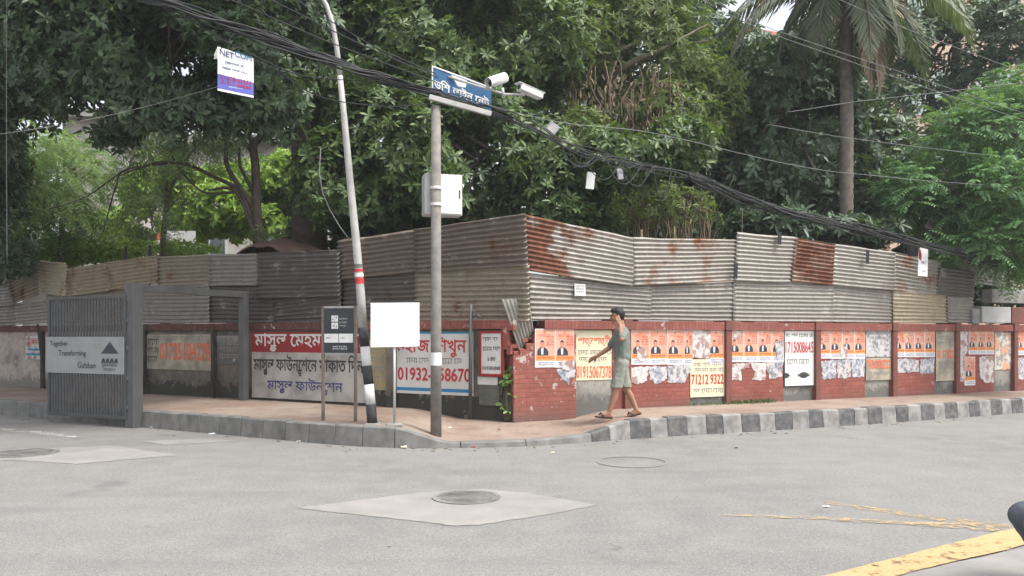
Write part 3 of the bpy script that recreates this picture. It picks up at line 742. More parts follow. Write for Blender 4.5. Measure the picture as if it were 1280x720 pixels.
# ------------------------------------------------------------------ posters and notices
GP = 'orange election posters on the brick wall'
PW, PH = .36, .60
def make_poster():
    t = thing('poster', 'x', 'poster', group=GP)
    mb = MB().mat(0).flat([(0, .185), (PW, .185), (PW, PH), (0, PH)], 0).mat(1).flat([(0, .105), (PW, .105), (PW, .185), (0, .185)], 0).mat(2).flat([(0, 0), (PW, 0), (PW, .105), (0, .105)], 0)
    mb.flat([(0, PH), (PW, PH), (PW, PH + .012), (0, PH + .012)], 0).flat([(-.012, 0), (0, 0), (0, PH + .012), (-.012, PH + .012)], 0)
    mb.build('sheet', [M['orange'], M['orangehot'], M['posterwhite']], t)
    pb = MB()
    pb.mat(0).flat([(.03, .19), (.235, .19), (.235, .25), (.205, .295), (.15, .325), (.13, .30), (.10, .325), (.06, .305), (.03, .26)], -.0015)
    pb.mat(1).flat([(.105, .205), (.14, .205), (.146, .315), (.122, .295), (.098, .315)], -.0022)
    hd = [(.122 + .038 * math.cos(a), .365 + .05 * math.sin(a)) for a in [k * math.pi / 8 for k in range(16)]]
    pb.mat(2).flat(hd, -.002)
    pb.mat(0).flat([(.084, .37), (.086, .40), (.10, .425), (.122, .432), (.145, .425), (.158, .40), (.16, .37), (.15, .395), (.122, .405), (.094, .395)], -.0026)
    pb.build('portrait', [M['suit'], M['posterwhite'], M['face']], t)
    hd = [(.17 + .018 * math.cos(a), .555 + .024 * math.sin(a)) for a in [k * math.pi / 6 for k in range(12)]]
    MB().flat(hd, -.0015).build('emblem', M['inkorange'], t)
    scribble(t, (.2, .33, .34, .50), -.0015, M['inkred'], 4, 3); scribble(t, (.04, .47, .30, .53), -.0015, M['inkorange'], 1, 8)
    scribble(t, (.03, .115, .33, .175), -.0015, M['inkred'], 1, 4); scribble(t, (.03, .02, .33, .09), -.0015, M['inkblue'], 2, 6)
    return t
proto = make_poster(); first = [True]
def poster(px0, px1, py_top, py_bot, label, d=DIR_R, rz=RZ_R, off=.006, seed=0):
    rg = random.Random(seed * 7 + int(px0))
    u0, zt = onwall(d, px0, py_top, off); u1, _ = onwall(d, px1, py_top, off); _, zb = onwall(d, px0, py_bot, off)
    o = proto if first[0] else copy_tree(proto)
    first[0] = False
    o['label'] = label; o.location = wpos(d, u0, off + rg.uniform(0, .004), zb); o.rotation_euler = (0, rg.uniform(-.012, .012), rz)
    o.scale = ((u1 - u0) / (PW + .012), 1, (zt - zb) / (PH + .012))
NUM = ['first', 'second', 'third', 'fourth']
def row(pxs, yt, yb, where, off=.006, names=NUM):
    for i in range(len(pxs) - 1): poster(pxs[i], pxs[i + 1], yt, yb, f'orange poster of a suited man, {names[i]} {where}', off=off, seed=i)
row([669.5, 694.5, 718.5], 411, 459.5, 'on the broken corner pier', off=.116)
row([789.5, 812, 834, 855], 412, 456, 'in the bay just past the walking man')
poster(855, 866, 412, 456, 'narrow cut orange poster of a man in a suit, beside the crumpled grey sheet', off=.006)
poster(886, 906, 412, 455, 'lone orange poster of a man in a suit, above the cream number notice', off=.006)
row([911.5, 930, 947.5, 965, 981], 412, 452.5, 'of four before the fish notice')
row([1021.5, 1038, 1053, 1068, 1082], 412, 448.5, 'of four just past the fish notice')
row([1118, 1131, 1143.5, 1156, 1169], 412.5, 446.5, 'of four before the yellowed notice')
row([1211, 1222, 1232.5, 1243], 413, 443, 'of three beside the ragged white strip')
row([1270.5, 1281, 1291], 413, 444, 'past the last pilaster')
poster(1206, 1219.5, 446, 482, 'lower orange poster of a man in a suit, half torn under the three', off=.012)

def wall_sign(name, label, cat, d, rz, px0, py0, px1, py1, off, mat, thick=.004, part='sheet', group=None):
    """flat sheet on a wall; returns the thing, its width and height (local origin: lower left corner)."""
    u0, zt = onwall(d, px0, py0, off); u1, _ = onwall(d, px1, py0, off); _, zb = onwall(d, (px0 + px1) / 2, py1, off)
    _, zt = onwall(d, (px0 + px1) / 2, py0, off)
    t = thing(name, label, cat, wpos(d, u0, off, zb), rz, group); W, H = u1 - u0, zt - zb
    MB().box(0, W, 0, thick, 0, H).build(part, mat, t)
    return t, W, H
# cream notice beside the man
t, W, H = wall_sign('wall_notice', 'cream notice with orange lettering beside the walking man', 'notice', DIR_R, RZ_R, 719.5, 413, 765, 475, -.02, M['cream'])
lettering(t, 'পাত্রপাত্রী', (.06 * W, .68 * H, .95 * W, .90 * H), -.003, M['inkorange'], .02)
scribble(t, (.05 * W, .34 * H, .97 * W, .62 * H), -.003, M['inkgrey'], 2, 11)
lettering(t, '01915067378', (.02 * W, .05 * H, .98 * W, .29 * H), -.003, M['inkorange'], .015, shear=-.02)
# crumpled sheet and number notice
def scrap(px, off, mat, label, d=DIR_R, rz=RZ_R, seed=0, name='torn_poster', jag=.5, cat='torn poster'):
    rg = random.Random(seed); pts = []
    n = len(px)
    for i in range(n):
        a = Vector(onwall(d, *px[i], off)); b = Vector(onwall(d, *px[(i + 1) % n], off))
        k = max(3, int((b - a).length / .035))
        for q in range(k):
            p = a.lerp(b, q / k); nn = Vector((b.y - a.y, a.x - b.x)).normalized()
            pts.append(p + nn * rg.uniform(-.02, .02) * (jag if q else .3))
    o = Vector((min(p.x for p in pts), min(p.y for p in pts)))
    ob = MB().prism([tuple(p - o) for p in pts], -.0008, .0008).build(name, mat); ob.location = wpos(d, o.x, off, o.y); ob.rotation_euler = (0, 0, rz)
    return tag(ob, label, cat)
scrap([(865, 411), (888, 411), (888, 449), (866, 447)], .006, M['scrapwhite'], 'crumpled grey paper sheet between two orange posters', seed=3, jag=.3)
t, W, H = wall_sign('wall_notice', 'cream notice with a red phone number under the crumpled grey sheet', 'notice', DIR_R, RZ_R, 863, 449, 905.5, 496, .004, M['cream'])
scribble(t, (.08 * W, .64 * H, .95 * W, .93 * H), -.003, M['inkgrey'], 2, 21); lettering(t, '71212 9322', (.03 * W, .34 * H, .97 * W, .60 * H), -.003, M['inkred'], .02)
scribble(t, (.05 * W, .06 * H, .95 * W, .25 * H), -.003, M['inkgrey'], 1, 22)
# white notice with fish shapes
t, W, H = wall_sign('wall_notice', 'white framed notice with red number and two dark fish shapes', 'notice', DIR_R, RZ_R, 981, 413.5, 1017.5, 482, .005, M['white'])
scribble(t, (.03 * W, .86 * H, .96 * W, .96 * H), -.003, M['inkblack'], 1, 31); lettering(t, '1715008645', (.03 * W, .60 * H, .97 * W, .80 * H), -.003, M['inkred'], .012)
scribble(t, (.04 * W, .36 * H, .94 * W, .50 * H), -.003, M['inkgrey'], 1, 33)
def fish(cx, cz, L, h, cut=None):
    pts = [(cx + L * math.cos(a), cz + h * math.sin(a)) for a in [k * math.pi / 9 for k in range(18)]]
    pts = [(max(x, cut), z) for x, z in pts] if cut is not None else pts
    mb = MB().flat(pts, -.003).flat([(cx + L * .8, cz), (cx + L * 1.25, cz + h * .6), (cx + L * 1.25, cz - h * .6)], -.0033)
    if cut is None: mb.flat([(cx - L * .8, cz), (cx - L * 1.25, cz - h * .5), (cx - L * 1.25, cz + h * .5)], -.0033)
    mb.build('fish_print', M['inkblack'], t)
fish(.64 * W, .19 * H, .16 * W, .055 * H); fish(.05 * W, .19 * H, .09 * W, .05 * H, cut=.004)
mb = MB()
for a in ((-.02, 0, -.02, H + .02), (W, W + .02, -.02, H + .02)): mb.box(a[0], a[1], -.006, .006, a[2], a[3])
mb.box(0, W, -.006, .006, H, H + .02).box(0, W, -.006, .006, -.02, 0); mb.build('frame', M['black'], t)
# little notices
t, W, H = wall_sign('wall_notice', 'faded notice with orange number between the second and third poster bays', 'notice', DIR_R, RZ_R, 1082.5, 447, 1114, 475, .004, M['creamold'])
lettering(t, '7120208722', (.03 * W, .52 * H, .97 * W, .90 * H), -.003, M['inkorange'], .02); scribble(t, (.05 * W, .15 * H, .95 * W, .40 * H), -.003, M['inkgrey'], 1, 41)
t, W, H = wall_sign('wall_notice', 'grey notice with smudged print above the faded orange number', 'notice', DIR_R, RZ_R, 1082.5, 413, 1114, 446, .004, M['scrapgrey'])
scribble(t, (.05 * W, .62 * H, .95 * W, .95 * H), -.003, M['inkgrey'], 2, 43)
t, W, H = wall_sign('wall_notice', 'yellowed notice with broken red numbers and two text blocks', 'notice', DIR_R, RZ_R, 1170, 414, 1193.5, 476, .004, M['creamold'])
scribble(t, (.08 * W, .68 * H, .95 * W, .92 * H), -.003, M['inkgrey'], 2, 51); lettering(t, '01 17 822', (.06 * W, .46 * H, .92 * W, .62 * H), -.003, M['inkorange'], .03)
scribble(t, (.06 * W, .20 * H, .95 * W, .40 * H), -.003, M['inkgrey'], 2, 52)
SCR = [
 ([(697, 461), (719, 461), (719, 470), (712, 474), (711, 481), (697, 468)], .115, 'scrapblue', 'torn blue-white paper strip under the second pier poster'),
 ([(787, 459), (811, 458), (809, 476), (795, 480), (786, 474)], .006, 'scrapwhite', 'torn whitish paper remains directly behind the walking man'),
 ([(811, 458), (833, 458), (834, 473), (822, 480), (812, 474)], .006, 'scrapblue', 'torn blue printed paper under the bay behind the walking man'),
 ([(834, 457), (864, 456), (862, 466), (856, 479), (835, 478)], .008, 'scrapgrey', 'torn grey printed paper beside the cream number notice'),
 ([(913, 455), (936, 453), (937, 459), (926, 462), (927, 475), (914, 475)], .006, 'scrapwhite', 'torn white paper, first under the four before the fish notice'),
 ([(936, 453), (958, 453), (957, 475), (940, 475), (944, 464)], .007, 'scrapwhite', 'torn white paper, middle one under the four before the fish notice'),
 ([(957, 453), (979, 452), (978, 470), (962, 474)], .006, 'scrapgrey', 'torn grey print beside the fish notice frame'),
 ([(1027, 451), (1046, 450), (1045, 473), (1028, 474)], .006, 'scrapblue', 'torn blue print, first under the four after the fish notice'),
 ([(1046, 450), (1064, 449), (1063, 472), (1047, 473)], .007, 'scrapgrey', 'torn grey print, middle one under the four after the fish notice'),
 ([(1064, 449), (1081, 448), (1080, 471), (1065, 472)], .006, 'scrapblue', 'torn blue print next to the small grey notices'),
 ([(1119, 448), (1134, 448), (1148, 450), (1149, 464), (1122, 466)], .006, 'scrapgrey', 'ragged grey paper under the four before the yellowed notice'),
 ([(1151, 449), (1168, 448), (1167, 466), (1150, 467)], .007, 'scrapblue', 'dark printed paper beside the yellowed notice'),
 ([(1198, 414), (1210, 414), (1209, 440), (1204, 452), (1207, 478), (1198, 476)], .006, 'scrapwhite', 'ragged white strip beside the last pilaster but one'),
 ([(1224, 446), (1242, 445), (1242, 478), (1232, 479), (1225, 470)], .006, 'scrapwhite', 'torn white paper with blue print below the three posters'),
 ([(1244, 414), (1264, 415), (1264, 461), (1243, 463)], -.015, 'scrapmix', 'layered mixed paper remains beside the last pilaster'),
 ([(1271, 447), (1296, 447), (1296, 474), (1271, 474)], .006, 'scrapgrey', 'torn grey paper at the far end of the wall'),
]
for i, (p, off, m, lab) in enumerate(SCR): scrap(p, off, M[m], lab, seed=i + 10, jag=.9)

for i, (p, off, m, lab) in enumerate([
 ([(797, 436), (806, 434), (809, 446), (803, 452), (796, 447)], .014, 'scrapwhite', 'white torn bit over the lower edge of the first poster past the walking man'),
 ([(918, 414), (926, 413), (924, 424), (917, 421)], .014, 'scrapwhite', 'white torn bit on top of the first poster before the fish notice'),
 ([(968, 428), (979, 425), (980, 444), (972, 449)], .014, 'scrapgrey', 'grey torn bit over the last poster before the fish notice'),
 ([(1050, 434), (1059, 432), (1060, 447), (1052, 449)], .014, 'scrapwhite', 'white torn bit low on the posters past the fish notice'),
 ([(1128, 413), (1137, 413), (1134, 428), (1129, 424)], .014, 'scrapmix', 'torn bit at the top between posters before the yellowed notice'),
 ([(700, 452), (716, 449), (718, 461), (704, 463)], .124, 'scrapwhite', 'white torn strip over the foot of the second pier poster')]): scrap(p, off, M[m], lab, seed=i + 70, jag=1.0)

# painted banners on the shaded wall
def banner(label, px0, ytl, ybl, px1, ytr, ybr, mat, off=.0):
    (u0, z1), (_, z0), (u1, z3), (_, z2) = oL(px0, ytl, off), oL(px0, ybl, off), oL(px1, ytr, off), oL(px1, ybr, off)
    t = thing('painted_banner', label, 'banner', wpos(DIR_L, u0, off, min(z0, z2)), RZ_L, 'painted banners on the shaded wall'); b = min(z0, z2)
    return t, u1 - u0, z1 - b, z3 - b, z0 - b, z2 - b
t, W, a1, a2, b1, b2 = banner('red and white painted banner with large script behind the striped pole', 315, 415, 492, 456, 415, 504, M['bannerwhite'])
top = (a1 + a2) / 2; bot = max(b1, b2); rz0 = top - (top - bot) * .32
MB().box(0, W, -.004, .02, 0.0, rz0 - .001).build('white_ground', M['bannerdirty'], t)
MB().box(0, W, -.004, .02, rz0, top).build('red_ground', M['bannerred'], t)
lettering(t, 'মাস|তুল েমহমানখানা', (.03 * W, rz0 + .02, .985 * W, top - .02), -.006, M['bannerwhite'], .022)
lettering(t, 'মাস|তুল ফাউনে|ডশেন যাকাত িদন-', (.02 * W, rz0 * .50, .99 * W, rz0 * .95), -.006, M['inkblack'], .02)
lettering(t, 'মাস|তুল ফাউনে|ডশন', (.15 * W, rz0 * .12, .82 * W, rz0 * .46), -.006, M['inkblue'], .02)
t, W, a1, a2, b1, b2 = banner('white painted banner with blue edges and red phone number beside the corner', 496, 415, 491, 591, 415, 491, M['bannerwhite'])
H = (a1 + a2) / 2
MB().box(0, W, -.004, .02, 0, H).build('white_ground', M['bannerwhite'], t)
MB().box(0, W, -.006, -.0045, H - .03, H).build('blue_edge', M['paintblue'], t); MB().box(0, W, -.006, -.0045, .05, .105).build('blue_stripe', M['paintblue'], t)
lettering(t, 'মহাজ িশখুন', (.0, H * .60, .92 * W, H * .95), -.006, M['inkred'], .02)
scribble(t, (.12 * W, H * .47, .86 * W, H * .60), -.006, M['inkgrey'], 1, 61)
lettering(t, '01932-658670', (.02 * W, H * .22, .97 * W, H * .42), -.006, M['inkred'], .03)
t, W, a1, a2, b1, b2 = banner('faded yellow painted patch between the banners', 458, 425, 487, 484, 424, 487, M['yellowold'])
MB().box(0, W, -.003, .02, 0, (a1 + a2) / 2).build('yellow_ground', M['yellowold'], t); scribble(t, (.05, .1, W - .05, .6), -.005, M['inkgrey'], 3, 63)
t, W, a1, a2, b1, b2 = banner('faded yellow notice with orange phone number behind the gate frame', 183, 418, 461, 264, 418, 459, M['yellowold'])
H = (a1 + a2) / 2
MB().box(.0, W, -.003, .02, 0, H).build('yellow_ground', M['creamold'], t)
lettering(t, '01735104278', (.22 * W, H * .28, .99 * W, H * .75), -.005, M['inkorange'], .02); scribble(t, (.02 * W, .15 * H, .20 * W, .9 * H), -.005, M['inkblack'], 3, 64); scribble(t, (.25 * W, .78 * H, .95 * W, .97 * H), -.005, M['inkgrey'], 1, 65)
t, W, a1, a2, b1, b2 = banner('grey smudged painted notice beside the far gate post', 271, 420, 455, 309, 419, 455, M['bannerdirty'])
MB().box(.0, W, -.003, .02, 0, (a1 + a2) / 2).build('grey_ground', M['plaster'], t); scribble(t, (.04, .08, W - .04, .5), -.005, M['inkgrey'], 3, 66)
t, W, a1, a2, b1, b2 = banner('pale torn poster with red and blue print on the pink plaster wall', 32, 420, 449, 52, 420, 448, M['paper'])
MB().box(.0, W, -.003, .02, 0, (a1 + a2) / 2).build('white_ground', M['scrapwhite'], t); scribble(t, (.04, .34, W - .04, .52), -.005, M['inkred'], 2, 67); MB().box(.03, W - .03, -.005, -.0035, .1, .15).box(.1, W - .06, -.005, -.0035, .22, .26).build('blue_print', M['paintblue'], t)
# red framed sign by the gap
t, W, H = wall_sign('framed_sign', 'white sign with a dark red frame at the wall end by the gap', 'sign', DIR_L, RZ_L, 599.5, 414, 629, 470, .05, M['bannerwhite'], .012, 'board')
fr = MB(); b_ = .035
fr.box(-.005, b_, -.012, .02, -.005, H + .005).box(W - b_, W + .005, -.012, .02, -.005, H + .005).box(b_, W - b_, -.012, .02, H - b_, H + .005).box(b_, W - b_, -.012, .02, -.005, b_); fr.build('frame', M['bannerred'], t)
scribble(t, (.06, .76 * H, W - .06, .88 * H), -.003, M['inkblack'], 1, 71); scribble(t, (.06, .54 * H, W - .06, .67 * H), -.003, M['inkblack'], 1, 72)
lettering(t, '১,৪৩', (.35 * W, .34 * H, .66 * W, .43 * H), -.003, M['inkblack'], .02); lettering(t, '০১৭২৪২৪৬৪', (.12 * W, .13 * H, .88 * W, .22 * H), -.003, M['inkblack'], .02)
t, W, H = wall_sign('wall_patch', 'green mossy painted patch low under the red framed sign', 'painted patch', DIR_L, RZ_L, 599, 481, 624, 507, .004, M['greenstring'], .004)
scribble(t, (.04, .06, W - .04, H - .05), -.003, M['plaster'], 2, 73)
# white blank space under framed sign
t, W, H = wall_sign('wall_patch', 'blank whitewashed patch just under the red framed sign', 'painted patch', DIR_L, RZ_L, 597, 471, 622, 481, .006, M['bannerwhite'], .004)

# ------------------------------------------------------------------ street gate over the shaded pavement
pA = Vector(((167.5 - HX) / F * 13.22, 13.22, 0)); pB = Vector(((304.5 - HX) / F * 15.5, 15.5, PZ))
gd = (pB - pA); gl = Vector((gd.x, gd.y, 0)).length; grz = math.atan2(gd.y, gd.x)
gate = thing('street_gate', 'grey steel gate frame with an open slatted leaf at the kerb', 'gate', (pA.x, pA.y, 0), grz)
hp = .098; ztop = 2.38
MB().box(-hp, hp, -hp, hp, 0, ztop, bev=.008).build('post', M['steel'], gate)
MB().box(gl - .07, gl + .07, -.07, .07, PZ - .03, ztop, bev=.008).build('post', M['steel'], gate)
MB().box(hp + .002, gl - .072, -.05, .05, ztop - .125, ztop - .01, bev=.006).build('top_beam', M['steel'], gate)
hp_ = at(159.0, 421, 13.16); far = at(61, 421, 13.95)
ld = Vector((far.x - hp_.x, far.y - hp_.y, 0)); LW = ld.length
ang = math.atan2(-ld.y, -ld.x) - grz           # local +x runs from the far end to the hinge
Lf = Matrix.Rotation(-grz, 4, 'Z') @ Matrix.Translation(Vector((far.x - pA.x, far.y - pA.y, 0))) @ Matrix.Rotation(math.atan2(-ld.y, -ld.x), 4, 'Z')
z0, z1 = .14, 2.19
mb = MB()
mb.box(0, .05, -.025, .025, z0, z1, Lf).box(LW - .06, LW, -.025, .025, z0, z1, Lf).box(.05, LW - .06, -.025, .025, z1 - .05, z1, Lf).box(.05, LW - .06, -.025, .025, z0, z0 + .06, Lf)
mb.build('leaf_frame', M['steeldark'], gate)
mb = MB(); n = 25
for k in range(n):
    x = .05 + (LW - .11) * (k + .5) / n
    mb.box(x - .017, x + .017, -.012, .012, z0 + .06, z1 - .05, Lf @ Matrix.Translation((x, 0, 0)) @ Matrix.Rotation(R(38), 4, 'Z') @ Matrix.Translation((-x, 0, 0)))
mb.build('slat', M['steeldark'], gate)
mb = MB()
for z in (.32, .8, 1.3, 1.75, 2.1): mb.tube([Lf @ Vector((LW + .012, -.0, z - .05)), Lf @ Vector((LW + .012, 0, z + .05))], .022, 10)
mb.build('hinge', M['steel'], gate, True)
bz0, bz1 = .88, 1.50
board = MB().box(-.02, LW - .03, -.045, -.031, bz0, bz1).build('sign_board', plain('gate_board_grey', (.30, .30, .295), (.25, .25, .245), 3, .6), gate); board.matrix_local = Lf
BW = LW - .03
for s_, bx in (('Together', (.05 * BW, .44, .29 * BW, .55)), ('Transforming', (.17 * BW, .27, .53 * BW, .39)), ('Gulshan', (.42 * BW, .09, .65 * BW, .19))):
    lettering(board, s_, (bx[0], bz0 + bx[1], bx[2], bz0 + bx[3]), -.047, M['signdark'], .01)
ex = .72 * BW; mb = MB()
mb.flat([(ex, bz0 + .34), (ex + .22 * BW, bz0 + .34), (ex + .11 * BW, bz0 + .54)], -.047)
for k in range(4):
    a = ex + .01 + k * .053 * BW; mb.flat([(a, bz0 + .20), (a + .05 * BW, bz0 + .20), (a + .035 * BW, bz0 + .27), (a + .01 * BW, bz0 + .25)], -.047)
mb.flat([(ex, bz0 + .18), (ex + .21 * BW, bz0 + .18), (ex + .21 * BW, bz0 + .195), (ex, bz0 + .195)], -.0475)
mb.build('emblem', M['signdark'], board)
lettering(board, 'গুলশান', (ex + .005 * BW, bz0 + .11, ex + .2 * BW, bz0 + .165), -.047, M['signdark'], .01); scribble(board, (ex + .03 * BW, bz0 + .04, ex + .18 * BW, bz0 + .10), -.047, M['signdark'], 1, 81)

# ------------------------------------------------------------------ signs and poles on the pavement corner
# dark information sign on two legs
c0 = Vector(((404 - HX) / F * 11.72, 11.72, 0)); c1 = Vector(((444.5 - HX) / F * 11.62, 11.62, 0)); dv = c1 - c0
sg = thing('information_sign', 'charcoal information sign with white logo on two rusty legs', 'sign', (c0.x, c0.y, PZ), math.atan2(dv.y, dv.x)); SW = dv.length
zt = CH - (383 - HY) / F * 11.7 - PZ; zb = CH - (441 - HY) / F * 11.7 - PZ
mb = MB().box(-.02, .02, -.02, .02, -.02, zt - .002).build('leg', M['leg'], sg); MB().box(SW - .02, SW + .02, -.02, .02, -.02, zt - .002).build('leg', M['leg'], sg)
MB().box(.022, SW - .022, -.015, .015, zt - .025, zt).build('crossbar', M['galv'], sg); MB().box(.022, SW - .022, -.015, .015, zb - .025, zb).build('crossbar', M['galv'], sg)
bd = MB().box(.022, SW - .022, -.024, -.016, zb, zt - .027).build('panel', M['signdark'], sg)
bx0, bx1, BH = .03, SW - .03, zt - .03 - zb; bw = bx1 - bx0
mb = MB()
for (a, b, c, d_) in ((.25, .36, .70, .84), (.37, .48, .70, .84), (.25, .36, .54, .68), (.37, .48, .54, .68)):
    mb.flat([(bx0 + a * bw, zb + c * BH), (bx0 + b * bw, zb + c * BH), (bx0 + b * bw, zb + d_ * BH), (bx0 + a * bw, zb + d_ * BH)], -.0255)
mb.build('logo', M['white'], bd)
mb = MB()
for (x, z) in ((.30, .76), (.42, .80), (.31, .61), (.42, .60)): mb.flat([(bx0 + (x - .02) * bw, zb + (z - .025) * BH), (bx0 + (x + .025) * bw, zb + (z - .025) * BH), (bx0 + (x + .0) * bw, zb + (z + .03) * BH)], -.0262)
mb.build('logo_cutout', M['signdark'], bd)
scribble(bd, (bx0 + .52 * bw, zb + .56 * BH, bx0 + .80 * bw, zb + .80 * BH), -.0255, M['cabinet'], 3, 91, gap=.5)
MB().flat([(bx0, zb + .23 * BH), (bx0 + .49 * bw, zb + .23 * BH), (bx0 + .49 * bw, zb + .43 * BH), (bx0, zb + .43 * BH)], -.0255).flat([(bx0 + .51 * bw, zb + .23 * BH), (bx1, zb + .23 * BH), (bx1, zb + .43 * BH), (bx0 + .51 * bw, zb + .43 * BH)], -.0255).build('white_panel', M['white'], bd)
scribble(bd, (bx0 + .05 * bw, zb + .29 * BH, bx0 + .24 * bw, zb + .36 * BH), -.0265, M['inkblack'], 1, 92); scribble(bd, (bx0 + .56 * bw, zb + .29 * BH, bx0 + .72 * bw, zb + .36 * BH), -.0265, M['inkgrey'], 1, 93)
scribble(bd, (bx0 + .28 * bw, zb + .06 * BH, bx0 + .80 * bw, zb + .16 * BH), -.0255, M['white'], 2, 94, gap=.3)
# blank white board on a post
q = Vector(((493 - HX) / F * 11.12, 11.12, zpave(-1.63, 11.12)))
bl = thing('white_board', 'blank white board on a thin post beside the striped pole', 'sign', q, R(12))
zt = CH - (379 - HY) / F * 11.12 - q.z; zb = CH - (434 - HY) / F * 11.12 - q.z; hw = .335
MB().tube([(0, 0, 0), (.0, 0, zb + .2)], .018, 10).build('post', M['cabinet'], bl, True)
MB().box(-.11, .11, -.09, .09, -.01, .03, bev=.015).build('concrete_foot', M['concrete'], bl)
n = 14; vs = []; fs = []
for j in range(n + 1):
    for i in range(n + 1):
        x = -hw + 2 * hw * i / n; z = zb + (zt - zb) * j / n
        y = -.03 + .012 * noise.noise(Vector((x * 4, z * 4, 1)))
        if i > n - 3 and j > n - 3: y -= .02 * ((i - n + 3) * (j - n + 3)) / 9
        vs.append((x + .01, y, z + .012 * (i / n)))
for j in range(n):
    for i in range(n): a = j * (n + 1) + i; fs.append((a, a + 1, a + n + 2, a + n + 1))
ob = meshobj('blank_sheet', vs, fs, M['whitesheet'], bl); ob.modifiers.new('thickness', 'SOLIDIFY').thickness = .004
fr = MB(); fr.box(-hw, hw, -.012, .008, zt - .02, zt - .002).box(-hw, hw, -.012, .008, zb, zb + .02).box(-.02, .02, -.012, .008, zb + .022, zt - .022); fr.build('frame', M['galv'], bl)
# leaning striped pole
Yp = 11.25
def pp(px, py, Y=Yp): return at(px, py, Y)
base = Vector(((465.5 - HX) / F * Yp, Yp, zpave(-1.96, Yp)))
lp = thing('lamp_pole', 'leaning pale pole painted in black and white bands near its foot', 'pole', base)
axis = [(465.5, 531), (463.5, 505), (461, 480), (458.5, 457), (456, 433), (453.5, 410), (451, 370), (446, 310), (438, 230), (430.5, 150), (425, 95)]
wid = [12.5, 12.5, 12.3, 12, 11.8, 11.5, 11, 10.3, 9, 8, 7]
P3 = [pp(x, y) - base for x, y in axis]; rr = [w_ * Yp / F / 2 for w_ in wid]
def seg(i0, i1, name, mat, k=1.0): return MB().tube(P3[i0:i1 + 1], [r * k for r in rr[i0:i1 + 1]], 16).build(name, mat, lp, True)
bk = [M['black'], M['white'], M['black'], M['white'], M['black']]
for i in range(5): seg(i, i + 1, 'black_band' if i % 2 == 0 else 'white_band', bk[i], 1.03 if i % 2 == 0 else 1.0)
seg(5, 10, 'shaft', M['galv'])
top_pts = [P3[10], pp(421, 60) - base, pp(416, 30) - base, pp(408, 6) - base, pp(396, -14) - base, pp(375, -30) - base, pp(345, -38) - base]
MB().tube(top_pts, [rr[10], .036, .033, .031, .03, .028, .026], 10).build('bracket_arm', M['galv'], lp, True)
a = P3[6]; b = P3[7]
for f0, f1, m in ((.25, .38, 'inkred'), (.40, .47, 'paper'), (.50, .56, 'inkred'), (.58, .66, 'greenstring')):
    MB().tube([a.lerp(b, f0), a.lerp(b, f1)], [rr[6] * 1.015, rr[6] * 1.0], 16, cap=False).build('sticker', M[m], lp, True)
MB().box(-.10, .10, -.10, .10, -.03, .02, bev=.015).build('foot', M['concrete'], lp)
rod('hanging_wire', [pp(401, 185), pp(399, 215), pp(403, 240), pp(412, 262), pp(424, 282), pp(437, 300)], .006, M['cablegrey'], 'thin grey wire hanging slack beside the leaning pole', 'wire')

# concrete pole with cabinet and crossarm
Yc = 11.15; pb = Vector(((545 - HX) / F * Yc, Yc, zpave(-1.06, Yc)))
cp = thing('utility_pole', 'weathered concrete utility pole at the pavement corner carrying the cables', 'pole', pb)
zt = CH - (133 - HY) / F * Yc - pb.z
MB().tube([(0, 0, -.05), (0, 0, 1.4), (0, 0, zt)], [.078, .074, .066], 18).build('shaft', M['polegrey'], cp, True)
MB().tube([(0, 0, .98), (0, 0, 1.16)], [.079, .079], 18, cap=False).build('white_band', M['paper'], cp, True)
ca = pp(537, 124, Yc) - pb; cb = pp(614, 145, Yc + .25) - pb
dvec = (cb - ca); Lc = dvec.length; Mx = Matrix.Translation(ca + Vector((0, -.10, 0))) @ dvec.to_track_quat('X', 'Z').to_matrix().to_4x4()
MB().box(0, Lc, -.03, .03, -.035, .035, Mx, bev=.005).build('crossarm', M['galv'], cp)
cbx = thing('cable_cabinet', 'white steel cabinet strapped behind the concrete pole', 'cabinet', pp(553, 270, Yc + .2), R(16))
cw0, cw1, chh = -.27, .27, .58
MB().box(cw0, cw1, -.09, .16, 0, chh, bev=.012).build('body', M['cabinet'], cbx)
MB().box(cw0 + .16, cw1 - .012, -.103, -.0905, .02, chh - .02, bev=.004).build('door', M['white'], cbx)
MB().box(cw1 - .05, cw1 - .035, -.112, -.1035, .24, .36).build('handle', M['black'], cbx)
for z in (.17, .40): MB().tube([pp(545, 270, Yc) + Vector((0, 0, z - .03 - 0)) - Vector(cbx.location), pp(545, 270, Yc) + Vector((0, 0, z + .01)) - Vector(cbx.location)], .083, 16, cap=False).build('strap', M['white'], cbx, True)
for o_ in kids(cbx):
    if o_.name.startswith('strap'): o_.rotation_euler = (0, 0, -R(16))
# blue banner hung along the cables behind the pole
bq = [pp(545, 84, 11.35), pp(618, 111, 11.75), pp(616, 134, 11.75), pp(541, 112, 11.35)]
xd = (bq[1] - bq[0]); bb = thing('hanging_banner', 'blue and white banner hung aslant on the cables by the cameras', 'banner', bq[3], math.atan2(xd.y, xd.x))
Wb = Vector((xd.x, xd.y, 0)).length; sl_ = (bq[1].z - bq[0].z) / Wb; Hb = bq[0].z - bq[3].z
def slant(poly): return [(x, z + sl_ * x) for x, z in poly]
MB().prism(slant([(0, 0), (Wb, 0), (Wb, Hb), (0, Hb)]), 0, .012).build('sheet', M['blue'], bb)
MB().flat(slant([(.30 * Wb, Hb * .98), (.58 * Wb, Hb * .98), (.55 * Wb, Hb * .62), (.42 * Wb, Hb * .55)]), -.002).build('white_print', M['paper'], bb)
MB().prism(slant([(-.01, Hb), (Wb, Hb), (Wb, Hb + .02), (-.01, Hb + .02)]), -.01, .02).build('top_rail', M['white'], bb)
